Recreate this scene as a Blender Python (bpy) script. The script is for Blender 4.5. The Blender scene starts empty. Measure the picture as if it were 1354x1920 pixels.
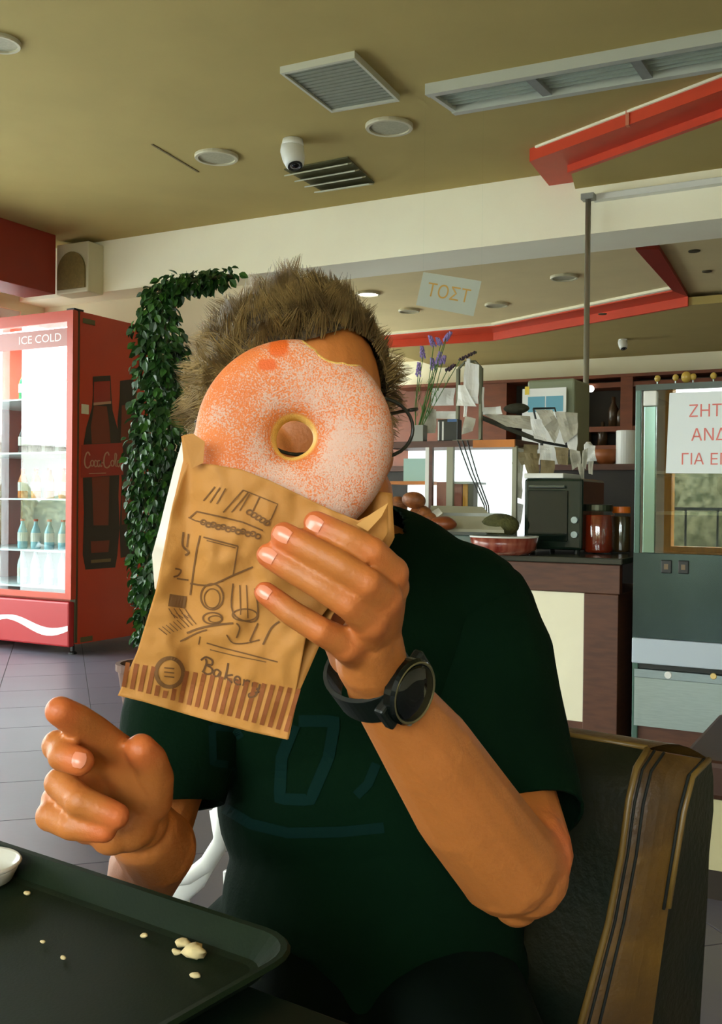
import bpy, bmesh, math, random
import numpy as np
from mathutils import Vector, Matrix, noise as mnoise
from mathutils.bvhtree import BVHTree
R = math.radians
PI = math.pi
rng = random.Random(7)
SC = bpy.context.scene
C = SC.collection

# ------------------------------------------------------------------ camera, sky, windows' light, exposure
YAW, PITCH, ROLL, FPX, H = R(28.5), R(-0.5), R(0.6), 1900.0, 1.0
FW = Vector((-math.sin(YAW)*math.cos(PITCH), math.cos(YAW)*math.cos(PITCH), math.sin(PITCH)))
RT0 = Vector((math.cos(YAW), math.sin(YAW), 0))
UP0 = RT0.cross(FW)
RT = RT0*math.cos(ROLL)+UP0*math.sin(ROLL)
UP = -RT0*math.sin(ROLL)+UP0*math.cos(ROLL)
CAM = Vector((0, 0, H))
cd = bpy.data.cameras.new('camera'); cam = bpy.data.objects.new('camera', cd); C.objects.link(cam)
M = Matrix((RT, UP, -FW)).transposed().to_4x4(); M.translation = CAM
cam.matrix_world = M
cd.sensor_fit = 'VERTICAL'; cd.sensor_height = 36.0; cd.lens = 36.0*FPX/1920; cd.clip_start = 0.02; cd.clip_end = 200
SC.camera = cam
SC.view_settings.view_transform = 'Standard'; SC.view_settings.look = 'None'
SC.view_settings.gamma = 1; SC.view_settings.use_curve_mapping = False
SC.view_settings.exposure = 0.0
SKY = 15.0
w = bpy.data.worlds.new('world'); SC.world = w; w.use_nodes = True
nt = w.node_tree; nt.nodes.clear()
wo = nt.nodes.new('ShaderNodeOutputWorld'); wb = nt.nodes.new('ShaderNodeBackground')
tc = nt.nodes.new('ShaderNodeTexCoord'); sx = nt.nodes.new('ShaderNodeSeparateXYZ'); cr = nt.nodes.new('ShaderNodeValToRGB')
cr.color_ramp.elements[0].position = 0.0; cr.color_ramp.elements[0].color = (1.0, 0.99, 0.95, 1)
cr.color_ramp.elements[1].position = 0.9; cr.color_ramp.elements[1].color = (0.72, 0.86, 1.0, 1)
nt.links.new(tc.outputs['Generated'], sx.inputs[0]); nt.links.new(sx.outputs['Z'], cr.inputs[0])
nt.links.new(cr.outputs[0], wb.inputs[0]); wb.inputs[1].default_value = SKY
nt.links.new(wb.outputs[0], wo.inputs[0])

def portal(name, loc, rot, sx_, sy_):
    l = bpy.data.lights.new(name, 'AREA'); l.shape = 'RECTANGLE'; l.size = sx_; l.size_y = sy_
    l.cycles.is_portal = True
    o = bpy.data.objects.new(name, l); C.objects.link(o); o.location = loc; o.rotation_euler = rot
    return o
def lamp(name, loc, power, col, rad=0.05, typ='POINT', rot=(0, 0, 0), size=None):
    l = bpy.data.lights.new(name, typ); l.energy = power; l.color = col
    if typ == 'AREA':
        l.shape = 'RECTANGLE'; l.size, l.size_y = size
    else:
        l.shadow_soft_size = rad
    o = bpy.data.objects.new(name, l); C.objects.link(o); o.location = loc; o.rotation_euler = rot
    return o
XL = -6.05          # glazed side
YB = -2.6           # wall behind the camera
portal('facade_daylight', (XL+0.06, 1.6, 1.30), (0, R(-90), 0), 2.3, 7.4)
portal('kitchen_daylight', (-6.33, 8.2, 1.43), (0, R(-90), 0), 2.0, 3.5)
portal('window_daylight', (-1.0, YB+0.08, 1.55), (R(90), 0, 0), 4.6, 2.0)

# ------------------------------------------------------------------ helpers
def S(r, g, b):
    f = lambda c: (c/255/12.92) if c/255 <= 0.04045 else ((c/255+0.055)/1.055)**2.4
    return (f(r), f(g), f(b))
def ray(px, py):
    return FW + RT*((px-677)/FPX) - UP*((py-960)/FPX)
def on(px, py, ax, v):                      # the point of the plane axis=v that this direction meets
    d = ray(px, py); t = (v-CAM[ax])/d[ax]
    return CAM + d*t
def F(px, py, D):                           # the point at forward distance D
    return CAM + ray(px, py)*D
FH = Vector((-math.sin(YAW), math.cos(YAW), 0))
def Wv(x, d, z):                            # vector: right, away from the camera, up
    return RT0*x + FH*d + Vector((0, 0, z))

_m = {}
def mat(name, col, rough=0.6, metal=0.0, var=0.0, scale=8.0, bump=0.0, bscale=60.0, spec=0.5, emit=0.0, sss=0.0, coat=0.0, stretch=None, col2=None, detail=4):
    if name in _m: return _m[name]
    m = bpy.data.materials.new(name); m.use_nodes = True; _m[name] = m
    n = m.node_tree.nodes; l = m.node_tree.links; b = n['Principled BSDF']
    b.inputs['Base Color'].default_value = (*col, 1); b.inputs['Roughness'].default_value = rough
    b.inputs['Metallic'].default_value = metal; b.inputs['Specular IOR Level'].default_value = spec
    if coat: b.inputs['Coat Weight'].default_value = coat
    if sss:
        b.inputs['Subsurface Weight'].default_value = sss; b.inputs['Subsurface Radius'].default_value = (0.01, 0.004, 0.002); b.inputs['Subsurface Scale'].default_value = 0.6
    if emit:
        b.inputs['Emission Color'].default_value = (*col, 1); b.inputs['Emission Strength'].default_value = emit
    if var or col2 or bump:
        t = n.new('ShaderNodeTexCoord'); mp = n.new('ShaderNodeMapping'); l.new(t.outputs['Object'], mp.inputs[0])
        if stretch: mp.inputs['Scale'].default_value = stretch
    if var or col2:
        nz = n.new('ShaderNodeTexNoise'); nz.inputs['Scale'].default_value = scale; nz.inputs['Detail'].default_value = detail
        l.new(mp.outputs[0], nz.inputs['Vector'])
        r = n.new('ShaderNodeValToRGB'); r.color_ramp.elements[0].position = 0.35; r.color_ramp.elements[1].position = 0.65
        c2 = col2 or tuple(min(1, c*(1+var)) for c in col); c1 = col if col2 else tuple(c*(1-var) for c in col)
        r.color_ramp.elements[0].color = (*c1, 1); r.color_ramp.elements[1].color = (*c2, 1)
        l.new(nz.outputs['Fac'], r.inputs[0]); l.new(r.outputs[0], b.inputs['Base Color'])
    if bump:
        nb = n.new('ShaderNodeTexNoise'); nb.inputs['Scale'].default_value = bscale; nb.inputs['Detail'].default_value = 5
        l.new(mp.outputs[0], nb.inputs['Vector'])
        bp = n.new('ShaderNodeBump'); bp.inputs['Strength'].default_value = bump; bp.inputs['Distance'].default_value = 0.01
        l.new(nb.outputs['Fac'], bp.inputs['Height']); l.new(bp.outputs[0], b.inputs['Normal'])
    return m
def glassmat(name, tint=(0.95, 0.98, 0.97), ior=1.5, rough=0.0, boost=0.0):
    if name in _m: return _m[name]
    m = bpy.data.materials.new(name); m.use_nodes = True; _m[name] = m
    n = m.node_tree.nodes; l = m.node_tree.links; n.clear()
    o = n.new('ShaderNodeOutputMaterial'); mx = n.new('ShaderNodeMixShader'); t = n.new('ShaderNodeBsdfTransparent'); g = n.new('ShaderNodeBsdfGlossy')
    f = n.new('ShaderNodeFresnel'); f.inputs[0].default_value = ior; t.inputs[0].default_value = (*tint, 1); g.inputs['Roughness'].default_value = rough
    a = n.new('ShaderNodeMath'); a.operation = 'ADD'; a.inputs[1].default_value = boost; l.new(f.outputs[0], a.inputs[0])
    ge = n.new('ShaderNodeNewGeometry'); iv = n.new('ShaderNodeMath'); iv.operation = 'SUBTRACT'; iv.inputs[0].default_value = 1.0; l.new(ge.outputs['Backfacing'], iv.inputs[1])
    mu = n.new('ShaderNodeMath'); mu.operation = 'MULTIPLY'; l.new(a.outputs[0], mu.inputs[0]); l.new(iv.outputs[0], mu.inputs[1]); a = mu
    l.new(a.outputs[0], mx.inputs[0]); l.new(t.outputs[0], mx.inputs[1]); l.new(g.outputs[0], mx.inputs[2]); l.new(mx.outputs[0], o.inputs[0])
    return m

class MB:
    def __init__(s): s.v = []; s.f = []
    def add(s, vs, fs):
        b = len(s.v); s.v += [tuple(v) for v in vs]; s.f += [tuple(i+b for i in f) for f in fs]; return s
    def box(s, x0, x1, y0, y1, z0, z1):
        return s.add([(x, y, z) for x in (x0, x1) for y in (y0, y1) for z in (z0, z1)],
                     [(0, 1, 3, 2), (4, 6, 7, 5), (0, 4, 5, 1), (2, 3, 7, 6), (0, 2, 6, 4), (1, 5, 7, 3)])
    def obox(s, c, ax, ay, az, hx, hy, hz):       # oriented box
        c = Vector(c); vs = [c+Vector(ax)*(i*hx)+Vector(ay)*(j*hy)+Vector(az)*(k*hz) for i in (-1, 1) for j in (-1, 1) for k in (-1, 1)]
        return s.add(vs, [(0, 1, 3, 2), (4, 6, 7, 5), (0, 4, 5, 1), (2, 3, 7, 6), (0, 2, 6, 4), (1, 5, 7, 3)])
    def prism(s, pts, z0, z1):                     # horizontal outline between two heights
        n = len(pts); a = [(p[0], p[1], z0) for p in pts]; b = [(p[0], p[1], z1) for p in pts]
        return s.add(a+b, [tuple(range(n))[::-1], tuple(range(n, 2*n))]+[(i, (i+1) % n, n+(i+1) % n, n+i) for i in range(n)])
    def slab(s, pts, off):                         # any planar outline thickened by vector off
        n = len(pts); off = Vector(off); a = [Vector(p) for p in pts]; b = [p+off for p in a]
        return s.add(a+b, [tuple(range(n))[::-1], tuple(range(n, 2*n))]+[(i, (i+1) % n, n+(i+1) % n, n+i) for i in range(n)])
    def tube(s, path, rad, n=8, cap=True, flat=None):
        path = [Vector(p) for p in path]; k = len(path)
        rad = rad if isinstance(rad, (list, tuple)) else [rad]*k
        base = len(s.v); up = None
        for i, p in enumerate(path):
            t = (path[min(i+1, k-1)]-path[max(i-1, 0)]).normalized()
            if up is None:
                up = t.orthogonal().normalized() if flat is None else (Vector(flat)-t*t.dot(Vector(flat))).normalized()
            else:
                up = (up-t*t.dot(up)).normalized()
            q = t.cross(up)
            for j in range(n):
                a = 2*PI*j/n; s.v.append(tuple(p+(up*math.cos(a)+q*math.sin(a))*rad[i]))
        for i in range(k-1):
            for j in range(n):
                a = base+i*n+j; b = base+i*n+(j+1) % n; s.f.append((a, b, b+n, a+n))
        if cap:
            s.f.append(tuple(base+j for j in range(n))[::-1]); s.f.append(tuple(base+(k-1)*n+j for j in range(n)))
        return s
    def lathe(s, c, prof, n=20, axis=(0, 0, 1), cap=True):    # prof: [(radius, height)]
        ax = Vector(axis).normalized(); u = ax.orthogonal().normalized()
        if abs(ax.z) > 0.99: u = Vector((1, 0, 0))
        q = ax.cross(u); base = len(s.v); c = Vector(c)
        for r_, h_ in prof:
            for j in range(n):
                a = 2*PI*j/n; s.v.append(tuple(c+ax*h_+(u*math.cos(a)+q*math.sin(a))*r_))
        for i in range(len(prof)-1):
            for j in range(n):
                a = base+i*n+j; b = base+i*n+(j+1) % n; s.f.append((a, b, b+n, a+n))
        if cap:
            s.f.append(tuple(base+j for j in range(n))[::-1]); s.f.append(tuple(base+(len(prof)-1)*n+j for j in range(n)))
        return s
    def ell(s, c, rx, ry, rz, ax=None, n=16, m=10):
        c = Vector(c); ax = ax or (Vector((1, 0, 0)), Vector((0, 1, 0)), Vector((0, 0, 1)))
        base = len(s.v)
        for i in range(1, m):
            th = PI*i/m
            for j in range(n):
                ph = 2*PI*j/n
                s.v.append(tuple(c+ax[0]*(rx*math.sin(th)*math.cos(ph))+ax[1]*(ry*math.sin(th)*math.sin(ph))+ax[2]*(rz*math.cos(th))))
        t = len(s.v); s.v.append(tuple(c+ax[2]*rz)); s.v.append(tuple(c-ax[2]*rz))
        for i in range(m-2):
            for j in range(n):
                a = base+i*n+j; b = base+i*n+(j+1) % n; s.f.append((a, a+n, b+n, b))
        for j in range(n):
            s.f.append((t, base+j, base+(j+1) % n)); q = base+(m-2)*n; s.f.append((t+1, q+(j+1) % n, q+j))
        return s
    def limb(s, pts, n=14):                        # pts [(point, radius)], round ends
        for (p, r) in pts: s.ell(p, r, r, r, n=n, m=8)
        s.tube([p for p, r in pts], [r for p, r in pts], n=n)
        return s
    def mesh(s, name):
        me = bpy.data.meshes.new(name); me.from_pydata(s.v, [], s.f); me.update(); return me

WL = {}
def link(o, parent):
    C.objects.link(o)
    if parent is not None:
        o.parent = parent; o.location = -WL.get(parent.name, Vector((0, 0, 0)))
    WL[o.name] = Vector((0, 0, 0))
def fixn(me):
    bm = bmesh.new(); bm.from_mesh(me); bmesh.ops.recalc_face_normals(bm, faces=bm.faces); bm.to_mesh(me); bm.free()
def obj(name, mb, m, parent=None, smooth=False, bevel=0.0, fix=True, label=None, kind=None, weld=False):
    me = mb.mesh(name) if isinstance(mb, MB) else mb
    me.name = name
    if fix: fixn(me)
    me.materials.append(m)
    if smooth: me.polygons.foreach_set('use_smooth', [True]*len(me.polygons))
    o = bpy.data.objects.new(name, me); link(o, parent)
    if bevel:
        b = o.modifiers.new('b', 'BEVEL'); b.width = bevel; b.segments = 2; b.limit_method = 'ANGLE'; b.angle_limit = R(40)
    if label: o['label'] = label
    if kind: o['kind'] = kind
    return o
def thing(name, label, cat, loc, group=None):
    o = bpy.data.objects.new(name, None); C.objects.link(o); o.empty_display_size = 0.05; o.location = loc; WL[o.name] = Vector(loc)
    o['label'] = label; o['category'] = cat
    if group: o['group'] = group
    return o
def tag(o, label, cat, group=None):
    o['label'] = label; o['category'] = cat
    if group: o['group'] = group
    return o
def struct(name, mb, m, **k):
    o = obj(name, mb, m, **k); o['kind'] = 'structure'; return o
def dup(root, loc, label=None, rz=0):
    r = root.copy(); C.objects.link(r); r.location = loc; r.rotation_euler = (0, 0, rz)
    if label: r['label'] = label
    def rec(a, b):
        for ch in a.children:
            c = ch.copy(); C.objects.link(c); c.parent = b; rec(ch, c)
    rec(root, r)
    return r
def evalmesh(me, mods):
    o = bpy.data.objects.new('tmp', me); C.objects.link(o); mods(o)
    dg = bpy.context.evaluated_depsgraph_get(); dg.update()
    r = bpy.data.meshes.new_from_object(o.evaluated_get(dg)); bpy.data.objects.remove(o); return r
def blob(mb, voxel, smooth=4):
    def mods(o):
        a = o.modifiers.new('r', 'REMESH'); a.mode = 'VOXEL'; a.voxel_size = voxel
        s = o.modifiers.new('s', 'SMOOTH'); s.factor = 0.5; s.iterations = smooth
    return evalmesh(mb.mesh('b'), mods)
def text_mb(body, size=1.0, shear=0.0, bold=0.0):   # 2D text centred at the origin as a list (verts, faces)
    cu = bpy.data.curves.new('t', 'FONT'); cu.body = body; cu.size = size; cu.shear = shear; cu.align_x = 'CENTER'; cu.align_y = 'CENTER'; cu.resolution_u = 3; cu.offset = bold
    o = bpy.data.objects.new('t', cu); C.objects.link(o); dg = bpy.context.evaluated_depsgraph_get(); dg.update()
    me = bpy.data.meshes.new_from_object(o.evaluated_get(dg)); vs = [v.co.copy() for v in me.vertices]; fs = [tuple(p.vertices) for p in me.polygons]
    bpy.data.objects.remove(o); return vs, fs
def place2d(mb, vf, org, ux, uy, off=(0, 0, 0)):
    org = Vector(org); off = Vector(off)
    return mb.add([org+Vector(ux)*v.x+Vector(uy)*v.y+off for v in vf[0]], vf[1])
def smoothline(pts, k=5):
    out = []
    n = len(pts)
    for i in range(n-1):
        p0 = pts[max(i-1, 0)]; p1 = pts[i]; p2 = pts[i+1]; p3 = pts[min(i+2, n-1)]
        for j in range(k):
            t = j/k
            out.append(tuple(0.5*((2*p1[c])+(-p0[c]+p2[c])*t+(2*p0[c]-5*p1[c]+4*p2[c]-p3[c])*t*t+(-p0[c]+3*p1[c]-3*p2[c]+p3[c])*t**3) for c in range(2)))
    out.append(tuple(pts[-1])); return out
def ribbon(mb, pts, w, f):                          # 2D polyline with a width, mapped by f(x, y)
    n = len(pts); L = []; Rr = []
    for i, p in enumerate(pts):
        a = pts[max(i-1, 0)]; b = pts[min(i+1, n-1)]; dx, dy = b[0]-a[0], b[1]-a[1]; l = math.hypot(dx, dy) or 1
        nx, ny = -dy/l*w/2, dx/l*w/2
        L.append(f(p[0]+nx, p[1]+ny)); Rr.append(f(p[0]-nx, p[1]-ny))
    mb.add(L+Rr, [(i, i+1, n+i+1, n+i) for i in range(n-1)])

# ------------------------------------------------------------------ the room
ZC, YBEAM, ZBB, YW = 2.89, 5.60, 2.52, 5.86      # ceiling, beam face, beam underside, wall behind it
Z2, Z3 = 2.60, 2.52                               # ceilings of the shop zone behind the beam
YF = 10.3                                         # far end of the shop zone
m_ceil = mat('ceiling_paint', S(182, 162, 98), 0.9, var=0.03, scale=3, bump=0.05, bscale=150)
m_ceil2 = mat('shop_ceiling_brightened', S(222, 202, 150), 0.9, var=0.03, scale=3)  # paler than the main ceiling, the zone's brighter light put into the colour
m_cream = mat('cream_paint', S(255, 248, 222), 0.85, var=0.02, scale=3)
m_wall = mat('wall_paint', S(225, 212, 180), 0.85, var=0.03, scale=2)
m_red = mat('red_paint', S(205, 66, 34), 0.45, var=0.05, scale=6)
m_dred = mat('dark_red_paint', S(140, 38, 16), 0.55, var=0.05, scale=5)
m_white = mat('white_plastic', S(225, 226, 220), 0.4)
m_grey = mat('grey_metal', S(150, 155, 150), 0.45, metal=0.3, var=0.05, scale=20)
m_steel = mat('brushed_steel', S(150, 165, 165), 0.32, metal=0.9, var=0.06, scale=30, stretch=(1, 1, 12))
m_black = mat('black_plastic', S(18, 24, 20), 0.4)
m_brown = mat('brown_laminate', S(84, 48, 28), 0.5, var=0.18, scale=12, stretch=(1, 1, 6))
m_tile = mat('grey_floor_tile', S(88, 84, 92), 0.34, var=0.05, scale=3, bump=0.02, bscale=40)
m_grout = mat('floor_grout', S(86, 84, 82), 0.8)

fl = struct('floor', MB().box(XL-.5, 3.55, YB-.15, YF+.2, -0.1, -0.004), m_grout)
ta, tb = Vector((math.cos(R(45)), math.sin(R(45)), 0)), Vector((-math.sin(R(45)), math.cos(R(45)), 0))
TS = 0.45
ref = on(165, 1290, 2, 0.0); oa, ob = ref.dot(ta) % TS, ref.dot(tb) % TS
cells = []
for i in range(-26, 30):
    for j in range(-26, 30):
        c = ta*(oa+(i+0.5)*TS)+tb*(ob+(j+0.5)*TS)
        if not (XL+0.35 < c.x < 3.1 and YB+0.35 < c.y < YF-0.4): continue
        d = c-CAM; D = d.dot(FW)
        vis = False
        if D > 0.4:
            px = 677+d.dot(RT)/D*FPX; py = 960-d.dot(UP)/D*FPX
            vis = (-220 < px < 620 or px > 1180) and px < 1550 and 1150 < py < 2500
        cells.append((0 if vis else 1, D if D > 0 else 99, c))
cells.sort(key=lambda t: (t[0], t[1]))
def tile_mb(mb, c, h):
    g = 0.0022
    ax, ay = ta*(h-g), tb*(h-g); bx, by = ta*(h-g-0.0002), tb*(h-g-0.0002)
    vs = [c-ax-ay, c+ax-ay, c+ax+ay, c-ax+ay]; lo = [v+Vector((0, 0, -0.004)) for v in vs]; md = [v+Vector((0, 0, -0.0002)) for v in vs]
    tp = [c-bx-by, c+bx-by, c+bx+by, c-bx+by]
    return mb.add(lo+md+tp, [(0, 1, 5, 4), (1, 2, 6, 5), (2, 3, 7, 6), (3, 0, 4, 7), (4, 5, 9, 8), (5, 6, 10, 9), (6, 7, 11, 10), (7, 4, 8, 11), (8, 9, 10, 11)])
tme = tile_mb(MB(), Vector((0, 0, 0)), TS/2).mesh('floor_tile'); tme.materials.append(m_tile)
rest = MB()
for k, (vz, D, c) in enumerate(cells):
    if k < 240 and vz == 0:
        o = bpy.data.objects.new('floor_tile', tme); C.objects.link(o); o.parent = fl; o.location = c
    else: tile_mb(rest, c, TS/2)
obj('floor_tiles', rest, m_tile, fl, kind='stuff', fix=False)

struct('ceiling', MB().box(XL-0.2, 3.5, YB-0.2, YBEAM, ZC, ZC+0.15), m_ceil)
struct('trim_1', MB().box(XL-0.2, 3.5, YBEAM, YW+0.15, ZBB, ZC+0.15), m_cream, label='cream ceiling beam')
XE = on(505, 560, 1, YW).x                       # where the wall under the beam ends
struct('wall_front', MB().box(XL-0.2, XE, YW, YW+0.15, 0, ZBB), m_wall)
struct('wall_kitchen', MB().box(-6.5, -6.35, YW+0.15, YF, 0, .4).box(-6.5, -6.35, YW+0.15, YF, 2.45, Z2).box(-6.5, -6.35, YW+0.15, YW+.6, .4, 2.45).box(-6.5, -6.35, YF-.3, YF, .4, 2.45), m_wall)
struct('wall_kitchen_front', MB().box(-6.5, XE-.001, YW+0.151, YW+0.25, 0, Z2), m_wall)
struct('ceiling_shop', MB().box(-6.5, 3.5, YW+0.15, YF+0.2, Z2, Z2+0.12), m_ceil2)
struct('wall_far', MB().box(-6.5, 3.5, YF, YF+0.15, 2.30, Z2), m_cream)
m_mauve = mat('brown_wall_cladding', S(120, 66, 44), 0.6, var=0.12, scale=4, stretch=(1, 1, 3))
struct('wall_far_cladding', MB().box(-6.5, 3.5, YF+0.05, YF+0.2, 0, 2.30), m_mauve)
struct('wall_right', MB().box(3.4, 3.55, YB-0.2, YF+0.2, 0, ZC), m_wall)

# wall behind the camera with two wood-framed windows, glazed facade on the left
m_yw = mat('yellow_wood', S(214, 150, 46), 0.45, var=0.15, scale=6, stretch=(8, 1, 1))
m_pane = glassmat('window_glass', ior=1.45)
WX0 = -2.85
wins = [(-3.2, -1.15), (-1.0, 1.15)]
ZS, ZT = 0.55, 2.55
def refl(px, py, Yf=3.86):                        # point on the wall behind the camera mirrored in the glass front at Yf
    d = ray(px, py); d = Vector((d.x, d.y, d.z)); t = (2*Yf-YB)/d.y
    return CAM+d*t
wl, wb_ = refl(1245, 1037).x, refl(1245, 1037).z
wins = [(wl, wl+1.9), (wl+2.1, wl+4.0)]; ZS = max(0.35, wb_)
wbk = MB()
wbk.box(XL-0.2, wins[0][0], YB-0.15, YB, 0, ZC).box(wins[0][1], wins[1][0], YB-0.15, YB, ZS, ZT).box(wins[1][1], 3.5, YB-0.15, YB, 0, ZC)
wbk.box(wins[0][0], wins[1][1], YB-0.15, YB, 0, ZS).box(wins[0][0], wins[1][1], YB-0.15, YB, ZT, ZC)
struct('wall_back', wbk, m_wall)
for n_, (a, b) in enumerate(wins):
    f = MB(); t = 0.07
    f.box(a, a+t, YB-0.12, YB+0.03, ZS, ZT).box(b-t, b, YB-0.12, YB+0.03, ZS, ZT).box(a+t, b-t, YB-0.12, YB+0.03, ZS, ZS+t).box(a+t, b-t, YB-0.12, YB+0.03, ZT-t, ZT)
    wf = struct('window_%d' % (n_+1), f, m_yw)
    obj('pane', MB().box(a+t, b-t, YB-0.06, YB-0.055, ZS+t, ZT-t), m_pane, wf)
struct('wall_left', MB().box(XL-0.15, XL, YB-0.2, YB+0.4, 0, ZC).box(XL-0.15, XL, YB+0.4, YW, 2.45, ZC).box(XL-0.15, XL, 5.62, YW, 0, 2.45), m_wall)
m_alu = mat('white_window_frame', S(215, 220, 220), 0.4)
yy = [YB+0.4+i*(5.62-YB-0.4)/5 for i in range(6)]
for i in range(5):
    a, b = yy[i], yy[i+1]; t = 0.06; f = MB()
    f.box(XL-0.1, XL-0.02, a, a+t, 0.0, 2.45).box(XL-0.1, XL-0.02, b-t, b, 0, 2.45).box(XL-0.1, XL-0.02, a+t, b-t, 0, 0.12).box(XL-0.1, XL-0.02, a+t, b-t, 2.37, 2.45)
    wf = struct('window_%d' % (i+3), f, m_alu)
    obj('pane', MB().box(XL-0.065, XL-0.06, a+t, b-t, 0.12, 2.37), m_pane, wf)

wf = struct('window_8', MB().box(-6.46, -6.40, YW+.6, YW+.66, .4, 2.45).box(-6.46, -6.40, YF-.36, YF-.3, .4, 2.45).box(-6.46, -6.40, 8.1, 8.16, .4, 2.45), m_alu)
obj('pane', MB().box(-6.44, -6.435, YW+.66, YF-.36, .4, 2.45), m_pane, wf)

# outside, seen in reflections only: pavement, hedge, white wall with a railing
m_pav = mat('outdoor_paving', S(188, 184, 176), 0.8, var=0.08, scale=3)
m_hedge = mat('hedge_leaves', S(84, 88, 52), 0.8, col2=S(150, 148, 108), scale=9, bump=0.6, bscale=25)
m_owall = mat('white_render', S(235, 232, 225), 0.8)
struct('ground', MB().box(-40, 30, -30, 30, -0.2, -0.105), m_pav)
hb = MB()
for k in range(46):
    x = -9+k*0.32; hb.ell((x, -7.0+rng.uniform(-.2, .2), rng.uniform(.5, 1.3)), .45, .4, rng.uniform(.5, .95), n=10, m=6)
tag(obj('hedge', hb, m_hedge, smooth=True, kind='stuff'), 'dark green garden hedge outside the rear window', 'hedge')
tag(obj('garden_wall', MB().box(-9, 6, -6.0, -5.85, -0.1, 0.42), m_owall), 'low white garden wall outside the rear window', 'wall')
rl = thing('railing', 'black metal railing on the white garden wall', 'railing', (-2, -5.9, 0.42))
for k in range(28): obj('baluster', MB().box(-7+k*0.4, -6.975+k*0.4, -5.94, -5.915, 0.42, 0.95), m_black, rl)
obj('top_rail', MB().box(-7.1, 4.2, -5.95, -5.905, 0.95, 0.99), m_black, rl)
tag(obj('neighbouring_building', MB().box(-22, -20, -12, 10, -0.1, 2.4).box(-22.3, -19.7, -12.3, 10.3, 2.4, 2.6), m_owall), 'low white building across the street on the left', 'building')
hb = MB()
for k in range(30): hb.ell((-17.5+rng.uniform(-.4, .4), -11+k*0.6, 0.5), .6, .6, rng.uniform(.5, 1.0), n=10, m=6)
tag(obj('street_hedge', hb, m_hedge, smooth=True, kind='stuff'), 'clipped hedge along the far side of the street', 'hedge')

# red box beam on the left, speaker
pa = on(105, 441, 2, ZC); 
XR = pa.x; YR = min(pa.y, YBEAM-0.12)
rb = MB().box(XL+0.35, XR, YB+0.6, YR, 2.47, ZC)
tag(obj('red_bulkhead', rb, m_dred, bevel=0.004), 'dark red boxed bulkhead under the ceiling at the left edge', 'bulkhead')
sp_a, sp_b = on(106, 460, 1, YBEAM-0.16), on(165, 546, 1, YBEAM-0.16)
sp = thing('wall_speaker', 'square cream wall speaker with a round cone beside the red bulkhead', 'speaker', ((sp_a.x+sp_b.x)/2, YBEAM-0.08, sp_b.z))
x0, x1, z0, z1 = sp_a.x, sp_b.x, sp_b.z, sp_a.z; xm = (x0+x1)/2; ww = x1-x0
m_spk = mat('cream_speaker_shell', S(205, 198, 165), 0.6)
obj('cabinet', MB().box(x0, x1, YBEAM-0.16, YBEAM-0.0005, z0, z1), m_spk, sp, bevel=0.008)
m_cone = mat('olive_speaker_cloth', S(128, 112, 62), 0.8, var=0.1, scale=60)
arch = [(xm+math.cos(a)*ww*.43, YBEAM-.162, z0+ww*.50+math.sin(a)*ww*.46) for a in [PI*i/14 for i in range(15)]]+[(xm-ww*.43, YBEAM-.162, z0+.03), (xm+ww*.43, YBEAM-.162, z0+.03)]
obj('speaker_grille', MB().slab(arch, (0, -0.012, 0)), m_cone, sp)
obj('tweeter', MB().lathe((xm-.01, YBEAM-.16, z1-ww*.33), [(.022, 0), (.022, .006), (.01, .001)], 14, (0, -1, 0)), m_black, sp)
obj('bracket_screw', MB().lathe((x0+.03, YBEAM-.16, z0+ww*.62), [(.012, 0), (.012, .006)], 10, (0, -1, 0)), m_grey, sp)
# dark wall cable run under the beam and a thin bright strip
# ---- ceiling fittings
def ceil_pts(pts, z=ZC): return [on(x, y, 2, z) for x, y in pts]
q = ceil_pts([(525, 125), (665, 95), (750, 178), (622, 200)])
cn = sum(q, Vector())/4
vt = thing('ceiling_vent', 'large square grey ceiling vent with fine louvres', 'vent', (cn.x, cn.y, ZC-0.03))
m_vent = mat('grey_vent_metal', S(140, 145, 128), 0.5, var=0.05, scale=30)
m_ventf = mat('pale_vent_frame', S(200, 200, 180), 0.5)
inner = [cn+(p-cn)*0.93 for p in q]
fr = MB()
for i in range(4):
    a, b, c_, d_ = q[i], q[(i+1) % 4], inner[(i+1) % 4], inner[i]
    fr.prism([a, b, c_, d_], ZC-0.03, ZC)
obj('frame', fr, m_ventf, vt)
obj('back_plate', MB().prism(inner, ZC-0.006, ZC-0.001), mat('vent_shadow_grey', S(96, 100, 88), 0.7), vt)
for k in range(14):
    t0, t1 = (k+0.12)/14, (k+0.82)/14
    P = lambda s, t: (inner[0]*(1-s)+inner[1]*s)*(1-t)+(inner[3]*(1-s)+inner[2]*s)*t
    obj('slat', MB().prism([P(0.01, t0), P(.99, t0), P(.99, t1), P(0.01, t1)], ZC-0.022, ZC-0.012), m_vent, vt)
q = ceil_pts([(533, 316), (652, 293), (702, 341), (604, 356)]); cn = sum(q, Vector())/4
vt = thing('ceiling_vent', 'small ceiling vent with four wide slats below the camera', 'vent', (cn.x, cn.y, ZC-0.03))
P = lambda s, t: (q[0]*(1-s)+q[1]*s)*(1-t)+(q[3]*(1-s)+q[2]*s)*t
obj('back_plate', MB().prism([P(0, 0), P(1, 0), P(1, 1), P(0, 1)], ZC-0.008, ZC-0.001), mat('vent_shadow_olive', S(90, 86, 52), 0.7), vt)
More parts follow.
